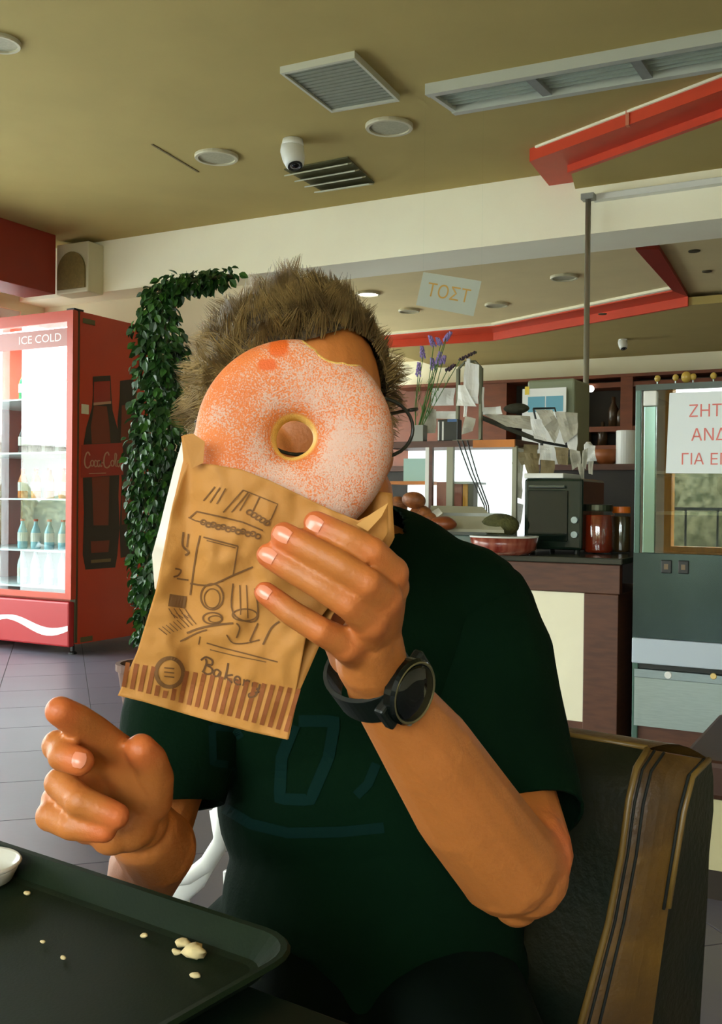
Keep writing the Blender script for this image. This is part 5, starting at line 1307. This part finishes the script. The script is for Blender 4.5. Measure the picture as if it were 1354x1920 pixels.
for q in range(900):                                     # short side and neck hair
    ph = hr.choice((-1, 1))*hr.uniform(R(62), R(150)); th = hr.uniform(.75, 1.0)*hairline(ph)
    r0 = scalp(th, ph, 1.0); nrm = (r0-HC).normalized()
    strand(r0, (nrm, (nrm*.5-hu*.5-hf*.4).normalized()), hr.uniform(.010, .020), .0006, 3)
hme = strands.mesh('hair'); hme.materials.append(m_hair)
ho = bpy.data.objects.new('hair', hme); link(ho, person); ho['kind'] = 'stuff'

# ---- wrist watch
wa, wb2 = F(745, 1295, .70), F(815, 1400, .745)
wax = (wb2-wa).normalized()
wc_ = F(735, 1300, .702)
WD = (RT0*.34-FH*.90+ZV*.30); WD = (WD-wax*WD.dot(wax)).normalized(); WS = wax.cross(WD)
wt = thing('wrist_watch', 'black round wrist watch with a black strap on the raised wrist', 'watch', tuple(wc_))
wcen = F(696, 1270, .697)
def ringpt(a, r, z): return wcen+(WD*math.cos(a)+WS*math.sin(a))*r+wax*z
mb = MB(); NR = 40
for (r, z) in ((.0272, -.0125), (.0302, -.0120), (.0302, .0120), (.0272, .0125)):
    mb.v += [tuple(ringpt(2*PI*i/NR, r+.002*math.cos(4*PI*i/NR), z)) for i in range(NR)]
for k in range(4):
    for i in range(NR): mb.f.append((k*NR+i, k*NR+(i+1) % NR, ((k+1) % 4)*NR+(i+1) % NR, ((k+1) % 4)*NR+i))
m_rub = mat('black_rubber', S(12, 20, 14), .45)
obj('strap', mb, m_rub, wt, smooth=False)
cc_ = wcen+WD*.0275
cs = obj('case', MB().lathe(cc_, [(.018, 0), (.0225, .003), (.0228, .009), (.0205, .0115), (.0190, .0112)], 40, WD), mat('watch_case_black', S(14, 20, 16), .25, metal=.4), wt, smooth=False)
obj('bezel_ring', MB().lathe(cc_, [(.0196, .0113), (.0205, .0124), (.0214, .0118)], 40, WD, cap=False), mat('bezel_line', S(120, 112, 80), .3, metal=.7), cs, smooth=True)
obj('glass_face', MB().lathe(cc_, [(.0190, .0112), (.0188, .0118), (.006, .0121)], 40, WD), mat('watch_glass', S(6, 12, 8), .04), cs, smooth=True)
for s in (-1, 1): obj('side_button', MB().lathe(cc_+WD*.006+(wax*math.cos(s*.6)+WS*math.sin(s*.6))*.0222, [(.002, 0), (.002, .0028)], 10, (wax*math.cos(s*.6)+WS*math.sin(s*.6))), m_steel, cs)
for s in (-1, 1): obj('strap_lug', MB().obox(cc_+WS*(.0205*s)+WD*.002, wax, WS, WD, .0105, .006, .004), m_rub, cs, bevel=.002)

# ------------------------------------------------------------------ donut
DC = F(552, 822, .668)
dn = (-FH+RT0*.04+ZV*.02).normalized(); dr_ = dn.cross(ZV).normalized()*-1
if dr_.dot(RT0) < 0: dr_ = -dr_
du = dr_.cross(dn)
if du.z < 0: du = -du
OR, IR, HT = .0650, .0118, .0205
NU, NV = 288, 40; RM, rt_ = (OR+IR)/2, (OR-IR)/2
bites = [(F(590, 634, .668), .0075), (F(606, 628, .668), .0125), (F(632, 640, .668), .0160), (F(658, 654, .668), .0120), (F(682, 662, .668), .0085)]
mb = MB()
for i in range(NU):
    a = 2*PI*i/NU; wob = 1+.012*math.sin(2*a+.6)+.010*math.sin(3*a+2)
    yst = 1+(.10 if math.sin(a) < 0 else .0)*abs(math.sin(a))
    lim = 9.0; e1 = dr_*math.cos(a)+du*math.sin(a)*yst
    for c, r in bites:
        for k in range(160):
            x = .03+k*.00028
            q = DC+e1*x-c; q = q-dn*q.dot(dn)
            if q.length < r: lim = min(lim, x); break
    for j in range(NV):
        b = 2*PI*j/NV; cb_, sb_ = math.cos(b), math.sin(b)
        x = RM*wob+rt_*math.copysign(abs(cb_)**.85, cb_); z = HT*math.copysign(abs(sb_)**.82, sb_)
        if x > lim:
            zc_ = z; x = lim+.0008*mnoise.noise(Vector((a*60, z*500, 3)))
        p = DC+e1*x+dn*z
        mb.v.append(tuple(p+dn*.0012*mnoise.noise(p*35)))
for i in range(NU):
    for j in range(NV): mb.f.append((i*NV+j, ((i+1) % NU)*NV+j, ((i+1) % NU)*NV+(j+1) % NV, i*NV+(j+1) % NV))
dbase = mb.mesh('d'); fixn(dbase)
def mods(o):
    a = o.modifiers.new('r', 'REMESH'); a.mode = 'VOXEL'; a.voxel_size = .0008
    s = o.modifiers.new('s', 'SMOOTH'); s.factor = .5; s.iterations = 1
dme = evalmesh(dbase, mods)
def dcol(co):
    P = co-np.array(DC, 'f'); x = P@np.array(dr_, 'f'); y = P@np.array(du, 'f'); z = P@np.array(dn, 'f')
    rr = np.hypot(x, y); crumb = np.zeros(len(co), 'f')
    for c, r in bites:
        q = co-np.array(c, 'f'); q = q-np.outer(q@np.array(dn, 'f'), np.array(dn, 'f')); crumb = np.maximum(crumb, (np.linalg.norm(q, axis=1) < r+.0012).astype('f'))
    crumb = np.maximum(crumb, np.clip((.0165-rr)/.002, 0, 1)*np.clip((.013-z)/.003, 0, 1))
    crumb = np.maximum(crumb, np.clip(1-abs(z)/.003, 0, 1)*.35*(rr > OR*.8))
    sug = np.clip((x+.048)/.042, 0, 1)*.50+.27+.10*np.clip(-y/.05, -1, 1)
    sug = np.where(rr < .024, sug*np.clip((rr-.010)/.014, .25, 1), sug)
    sug += .35*np.exp(-((x+.018)**2+(y+.012)**2)/(2*.010**2))+.35*np.exp(-((x-.03)**2+(y+.002)**2)/(2*.012**2))+.5*np.exp(-((x+.048)**2+(y-.012)**2)/(2*.0045**2))
    sug = np.clip(sug, 0, 1)
    def px(p): return np.array(((p[0]-552)*.668/1900, -(p[1]-815)*.668/1900))
    bare = np.zeros(len(co), 'f')
    for (cx, cy, w_, h_) in ((503, 686, 18, 12), (522, 650, 20, 22)):
        c = px((cx, cy)); w2, h2 = w_*.668/1900, h_*.668/1900
        bare = np.maximum(bare, np.clip(1.5-(np.abs((x-c[0])/w2)**3+np.abs((y-c[1])/h2)**3)*1.2, 0, 1))
    out = np.ones((len(co), 4), 'f'); out[:, 0] = sug; out[:, 1] = crumb; out[:, 2] = bare; return out
colattr(dme, dcol)
m_don = bpy.data.materials.new('donut_sugar'); m_don.use_nodes = True; n = m_don.node_tree.nodes; l = m_don.node_tree.links; bs = n['Principled BSDF']
va = n.new('ShaderNodeAttribute'); va.attribute_name = 'Tint'; sp4 = n.new('ShaderNodeSeparateColor'); l.new(va.outputs['Color'], sp4.inputs[0])
tcn_ = n.new('ShaderNodeTexCoord')
def nz(scale, det=3):
    q = n.new('ShaderNodeTexNoise'); q.inputs['Scale'].default_value = scale; q.inputs['Detail'].default_value = det; l.new(tcn_.outputs['Object'], q.inputs['Vector']); return q.outputs['Fac']
def mth(op, a, b, clamp=False):
    q = n.new('ShaderNodeMath'); q.operation = op; q.use_clamp = clamp
    for i, v in enumerate((a, b)):
        if isinstance(v, (int, float)): q.inputs[i].default_value = v
        else: l.new(v, q.inputs[i])
    return q.outputs[0]
g1 = mth('ADD', mth('MULTIPLY', nz(900, 2), 1.7), mth('MULTIPLY', nz(60, 4), .7))
thr = mth('ADD', mth('MULTIPLY', sp4.outputs[0], .62), mth('SUBTRACT', g1, 1.56))
fac = mth('MULTIPLY', mth('ADD', mth('MULTIPLY', thr, 3.0), .38), 1.0, True)
fac = mth('MULTIPLY', fac, mth('SUBTRACT', 1.0, sp4.outputs[2]), True)
def mixc(f, a, b):
    q = n.new('ShaderNodeMix'); q.data_type = 'RGBA'; l.new(f, q.inputs[0])
    for i, v in ((6, a), (7, b)):
        if isinstance(v, tuple): q.inputs[i].default_value = (*v, 1)
        else: l.new(v, q.inputs[i])
    return q.outputs[2]
base = mixc(nz(30), S(205, 96, 34), S(226, 132, 62))
base = mixc(sp4.outputs[2], base, S(214, 92, 20))
c1 = mixc(fac, base, S(208, 168, 148))
c2 = mixc(sp4.outputs[1], c1, S(232, 188, 96))
l.new(c2, bs.inputs['Base Color']); bs.inputs['Roughness'].default_value = .6
bp_ = n.new('ShaderNodeBump'); bp_.inputs['Strength'].default_value = .35; bp_.inputs['Distance'].default_value = .002; l.new(g1, bp_.inputs['Height']); l.new(bp_.outputs[0], bs.inputs['Normal'])
_m['donut_sugar'] = m_don
tag(obj('donut', dme, m_don, smooth=True, fix=False), 'big sugared ring donut with a bite out of its upper right edge', 'donut')

# ------------------------------------------------------------------ paper bag
def dfront(px, py):
    s = min(1, max(0, (py-870)/430)); D = .6365+.030*s**1.3
    D += .0045*mnoise.noise(Vector((px*.012, py*.012, 3)))+.0020*mnoise.noise(Vector((px*.035, py*.03, 9)))
    D += .0035*math.exp(-((px*.75+py*.66-1135)/30)**2)*(1 if py > 1000 else 0)
    D += .010*math.exp(-((px-352)/26)**2)*(1-s*.4)
    return D
top = dense([(350, 868), (400, 871), (452, 880), (504, 900), (554, 924), (621, 956), (672, 976), (700, 962), (727, 944)], 3)
left = dense([(350, 868), (322, 955), (293, 1106), (258, 1221), (221, 1304)], 5)
bot = dense([(221, 1304), (270, 1316), (324, 1332), (400, 1354), (470, 1372), (539, 1387)], 5)
right = dense([(727, 944), (728, 1000), (672, 1078), (615, 1140), (574, 1194), (554, 1301), (539, 1387)], 5)
def pick(c, t):
    L_ = [0]
    for i in range(len(c)-1): L_.append(L_[-1]+math.hypot(c[i+1][0]-c[i][0], c[i+1][1]-c[i][1]))
    x = t*L_[-1]
    for i in range(len(c)-1):
        if L_[i+1] >= x-1e-9:
            s = (x-L_[i])/max(1e-9, L_[i+1]-L_[i]); return (c[i][0]*(1-s)+c[i+1][0]*s, c[i][1]*(1-s)+c[i+1][1]*s)
    return c[-1]
def coons(top, left, bot, right, u, v):
    T, B, Lf_, Rt_ = pick(top, u), pick(bot, u), pick(left, v), pick(right, v); c00, c10, c01, c11 = top[0], top[-1], bot[0], bot[-1]
    return tuple((1-v)*T[k]+v*B[k]+(1-u)*Lf_[k]+u*Rt_[k]-((1-u)*(1-v)*c00[k]+u*(1-v)*c10[k]+(1-u)*v*c01[k]+u*v*c11[k]) for k in (0, 1))
m_kraft = mat('kraft_paper', S(184, 126, 56), .7, var=.06, scale=12, bump=.12, bscale=90)
def sheet(fn, nu, nv, name, m, parent, th=.0004):
    vs = [fn(i/nu, j/nv) for j in range(nv+1) for i in range(nu+1)]; w_ = nu+1
    mb = MB().add(vs, [(j*w_+i, j*w_+i+1, (j+1)*w_+i+1, (j+1)*w_+i) for j in range(nv) for i in range(nu)])
    o = obj(name, mb, m, parent, smooth=True, fix=False); so = o.modifiers.new('s', 'SOLIDIFY'); so.thickness = th; so.offset = 0; return o
bag = thing('paper_bag', 'brown kraft paper bakery bag printed with a sketch and brown stripes', 'paper bag', tuple(F(450, 1100, .67)))
def ff(u, v):
    p = coons(top, left, bot, right, u, v); return F(p[0], p[1], dfront(*p))
fs = sheet(ff, 90, 100, 'front_sheet', m_kraft, bag)
topb = dense([(340, 818), (358, 812), (384, 825), (560, 900), (735, 925)], 6)
leftb = dense([(340, 818), (344, 862), (322, 955), (293, 1106), (258, 1221), (221, 1304)], 5)
rightb = dense([(735, 925), (740, 1010), (690, 1090), (625, 1150), (606, 1195), (560, 1300), (541, 1386)], 5)
def dback(px, py):
    s = min(1, max(0, (py-870)/430)); return .712-.040*s**1.2+.003*mnoise.noise(Vector((px*.02, py*.02, 5)))
def fb(u, v):
    p = coons(topb, leftb, bot, rightb, u, v); e = min(1, min(u, 1-u)*7+.0); e2 = min(1, (1-v)*8)
    D0 = dfront(*p); k = e*e2; 
    if u > .9 and v > .6: k = max(k, .35*e2)
    if v < .25: k = max(k, .55)
    return F(p[0], p[1], max(D0*(1-k)+dback(*p)*k+.0008, D0+.0008+.003*k))
sheet(fb, 40, 44, 'back_sheet', m_kraft, bag)
# folded-over corners: one at the upper left, one by the index finger
fp = [(343, 816), (362, 813), (384, 828), (381, 868), (360, 878), (344, 858)]
obj('folded_corner', MB().slab([F(x, y, .634+.0005*i) for i, (x, y) in enumerate(fp)], FH*.0006), m_kraft, bag)
fp = [(668, 984), (698, 962), (728, 943), (716, 968), (690, 996)]
obj('folded_corner', MB().slab([F(x, y, .6315) for x, y in fp], FH*.0006), mat('kraft_light', S(198, 146, 74), .7), bag)
# white napkin tucked behind the bag
np_ = [[(341, 828), (326, 880), (300, 985), (285, 1040), (290, 1104)], [(372, 850), (372, 900), (352, 1000), (330, 1060), (296, 1108)]]
nap = MB(); a_ = dense(np_[0], 4); b_ = dense(np_[1], 4); vs = []
for j in range(len(a_)):
    for i in range(5):
        s = i/4; x = a_[j][0]*(1-s)+b_[j][0]*s; y = a_[j][1]*(1-s)+b_[j][1]*s
        vs.append(F(x, y, .722+.002*math.sin(j*.9)+.003*s-.05*max(0, (y-1020)/90)))
nap.add(vs, [(j*5+i, j*5+i+1, (j+1)*5+i+1, (j+1)*5+i) for j in range(len(a_)-1) for i in range(4)])
tag(obj('paper_napkin', nap, mat('white_tissue', S(240, 240, 232), .7), smooth=True, fix=False), 'white paper napkin sticking out behind the left side of the bag', 'napkin')
# printing
m_ink = mat('brown_ink', S(112, 74, 34), .8); m_ink2 = mat('dark_ink', S(96, 62, 30), .8); m_str = mat('stripe_ink', S(134, 72, 26), .8)
def bf(px, py): return F(px, py, dfront(px, py)-.0010)
st_ = MB()
for k in range(21):
    s = k/20; a_ = (238+(560-238)*s, 1240+52*s); b_ = (232+(536-232)*s, 1288+84*s)
    if s < .16: a_ = (a_[0]+2, a_[1])
    e_ = 1.0
    pts = dense([(a_[0], a_[1]+(0 if s > .2 else 2)), b_], 8); 
    if any(math.hypot(p[0]-318, p[1]-1261) < 31 for p in pts): pts = [p for p in pts if math.hypot(p[0]-318, p[1]-1261) >= 31 and p[1] > 1255]
    if len(pts) > 2: ribbon(st_, pts, 8.2, bf)
obj('stripe_print', st_, m_str, fs, fix=False)
ink = MB()
z5 = lambda pts: [(220+x*.3102, 880+y*.3102) for x, y in pts]
def ink_(pts, w_=2.4, k=4, sm=True): ribbon(ink, smoothline(z5(pts), k) if sm else dense(z5(pts), 5), w_, bf)
circ = lambda cx, cy, rx, ry, n=20, a0_=0, a1_=360: [(cx+rx*math.cos(R(a0_+(a1_-a0_)*i/n)), cy+ry*math.sin(R(a0_+(a1_-a0_)*i/n))) for i in range(n+1)]
ribbon(ink, [(318+25.5*math.cos(a), 1261+27*math.sin(a)) for a in [2*PI*i/32 for i in range(33)]], 7.5, bf)
for y in (1252, 1260, 1268): ribbon(ink, dense([(308, y), (327, y+2)], 4), 2.6, bf)
ink_([(560, 200), (620, 110)]); ink_([(600, 210), (655, 115)]); ink_([(520, 190), (590, 105)]); ink_([(640, 260), (760, 125)]); ink_([(690, 260), (790, 140)])
ink_([(760, 125), (860, 165), (970, 210), (930, 300), (890, 330)], 2.2, 4, False); ink_([(860, 165), (820, 250)]); ink_([(800, 150), (740, 250)])
ink_([(440, 290), (480, 255), (640, 290), (760, 320), (880, 370)], 3, 4, False); ink_([(430, 290), (470, 310), (640, 350), (820, 390)], 2.4, 4, False)
for k in range(12): ink_(circ(520+k*30, 320+k*7+8*(k % 2), 16, 14, 8), 3.0)
for k in range(5): ink_(circ(800+k*26, 260+k*16, 18, 14, 8), 3.2)
ink_([(400, 380), (395, 460), (430, 500), (410, 520)], 4); ink_([(430, 390), (420, 470)], 3)
ink_([(500, 400), (480, 480), (462, 600), (440, 760)], 3, 4, False); ink_([(520, 410), (730, 465)], 3, 4, False); ink_([(730, 465), (700, 640)], 2.6, 4, False); ink_([(540, 430), (715, 475)], 2, 4, False)
ink_([(440, 690), (560, 700), (700, 640), (820, 590)], 3.4)
ink_(circ(572, 770, 68, 78), 3); ink_(circ(572, 780, 48, 58), 2); ink_(circ(575, 900, 58, 34), 3); ink_(circ(590, 905, 40, 20), 2)
ink_([(350, 600), (385, 610), (370, 640), (340, 650)], 3.2); ink_([(360, 660), (430, 670)], 3)
ink_([(700, 690), (690, 830), (730, 900), (830, 920), (850, 840), (830, 720)], 3); ink_([(740, 700), (745, 880)], 2.2); ink_([(780, 700), (790, 900)], 2.2); ink_(circ(770, 880, 75, 36), 2.6)
ink_([(420, 990), (500, 960), (600, 940), (700, 930)], 4); ink_([(380, 1040), (480, 990), (540, 970)], 3)
ink_([(720, 1020), (740, 960), (720, 930)], 3); ink_([(800, 1040), (850, 930)], 3); ink_([(880, 1060), (930, 960), (980, 920)], 3.4); ink_([(660, 1000), (700, 1050), (780, 1050), (860, 1030)], 2.6)
ink_([(540, 1050), (640, 1080), (760, 1110), (970, 1165)], 2.6, 4, False); ink_([(560, 1090), (700, 1125), (900, 1165)], 2, 4, False); ink_([(500, 1010), (490, 1060)], 2)
for k in range(9): ink_([(250+k*22, 960-k*10), (300+k*22, 1000-k*8)], 1.6)
for k in range(7): ink_([(310+k*16, 840+(k % 2)*30), (350+k*16, 900)], 1.8)
sq = dense(z5([(312, 790), (415, 805)]), 6); ribbon(ink, sq, 23, bf)
obj('sketch_print', ink, m_ink, fs, fix=False)
bk = MB()
# cursive "Bakery"
def bkp(x, y): return (376+x*.985+y*.18, 1262+x*.335-y*.95)
def bl(pts, w_=3.4): ribbon(bk, smoothline([bkp(x, y) for x, y in pts], 5), w_, bf)
bl([(4, 4), (7, 22), (4, 30)]); bl([(-4, 24), (4, 33), (16, 31), (17, 23), (8, 19), (18, 16), (20, 8), (12, 2), (2, 5)])
bl([(34, 15), (28, 17), (23, 11), (25, 4), (31, 5), (35, 15), (35, 4), (40, 3)])
bl([(46, 36), (46, 20), (45, 3)]); bl([(58, 17), (47, 10), (60, 2)])
bl([(63, 9), (72, 11), (70, 17), (64, 15), (63, 6), (70, 2), (76, 5)])
bl([(80, 16), (81, 9), (80, 3)]); bl([(81, 11), (86, 16), (91, 15)])
bl([(97, 16), (98, 7), (104, 5), (109, 8)]); bl([(110, 17), (109, 6), (105, -8), (96, -14), (94, -8), (104, -2), (116, 4)])
obj('bakery_lettering', bk, m_ink2, fs, fix=False)
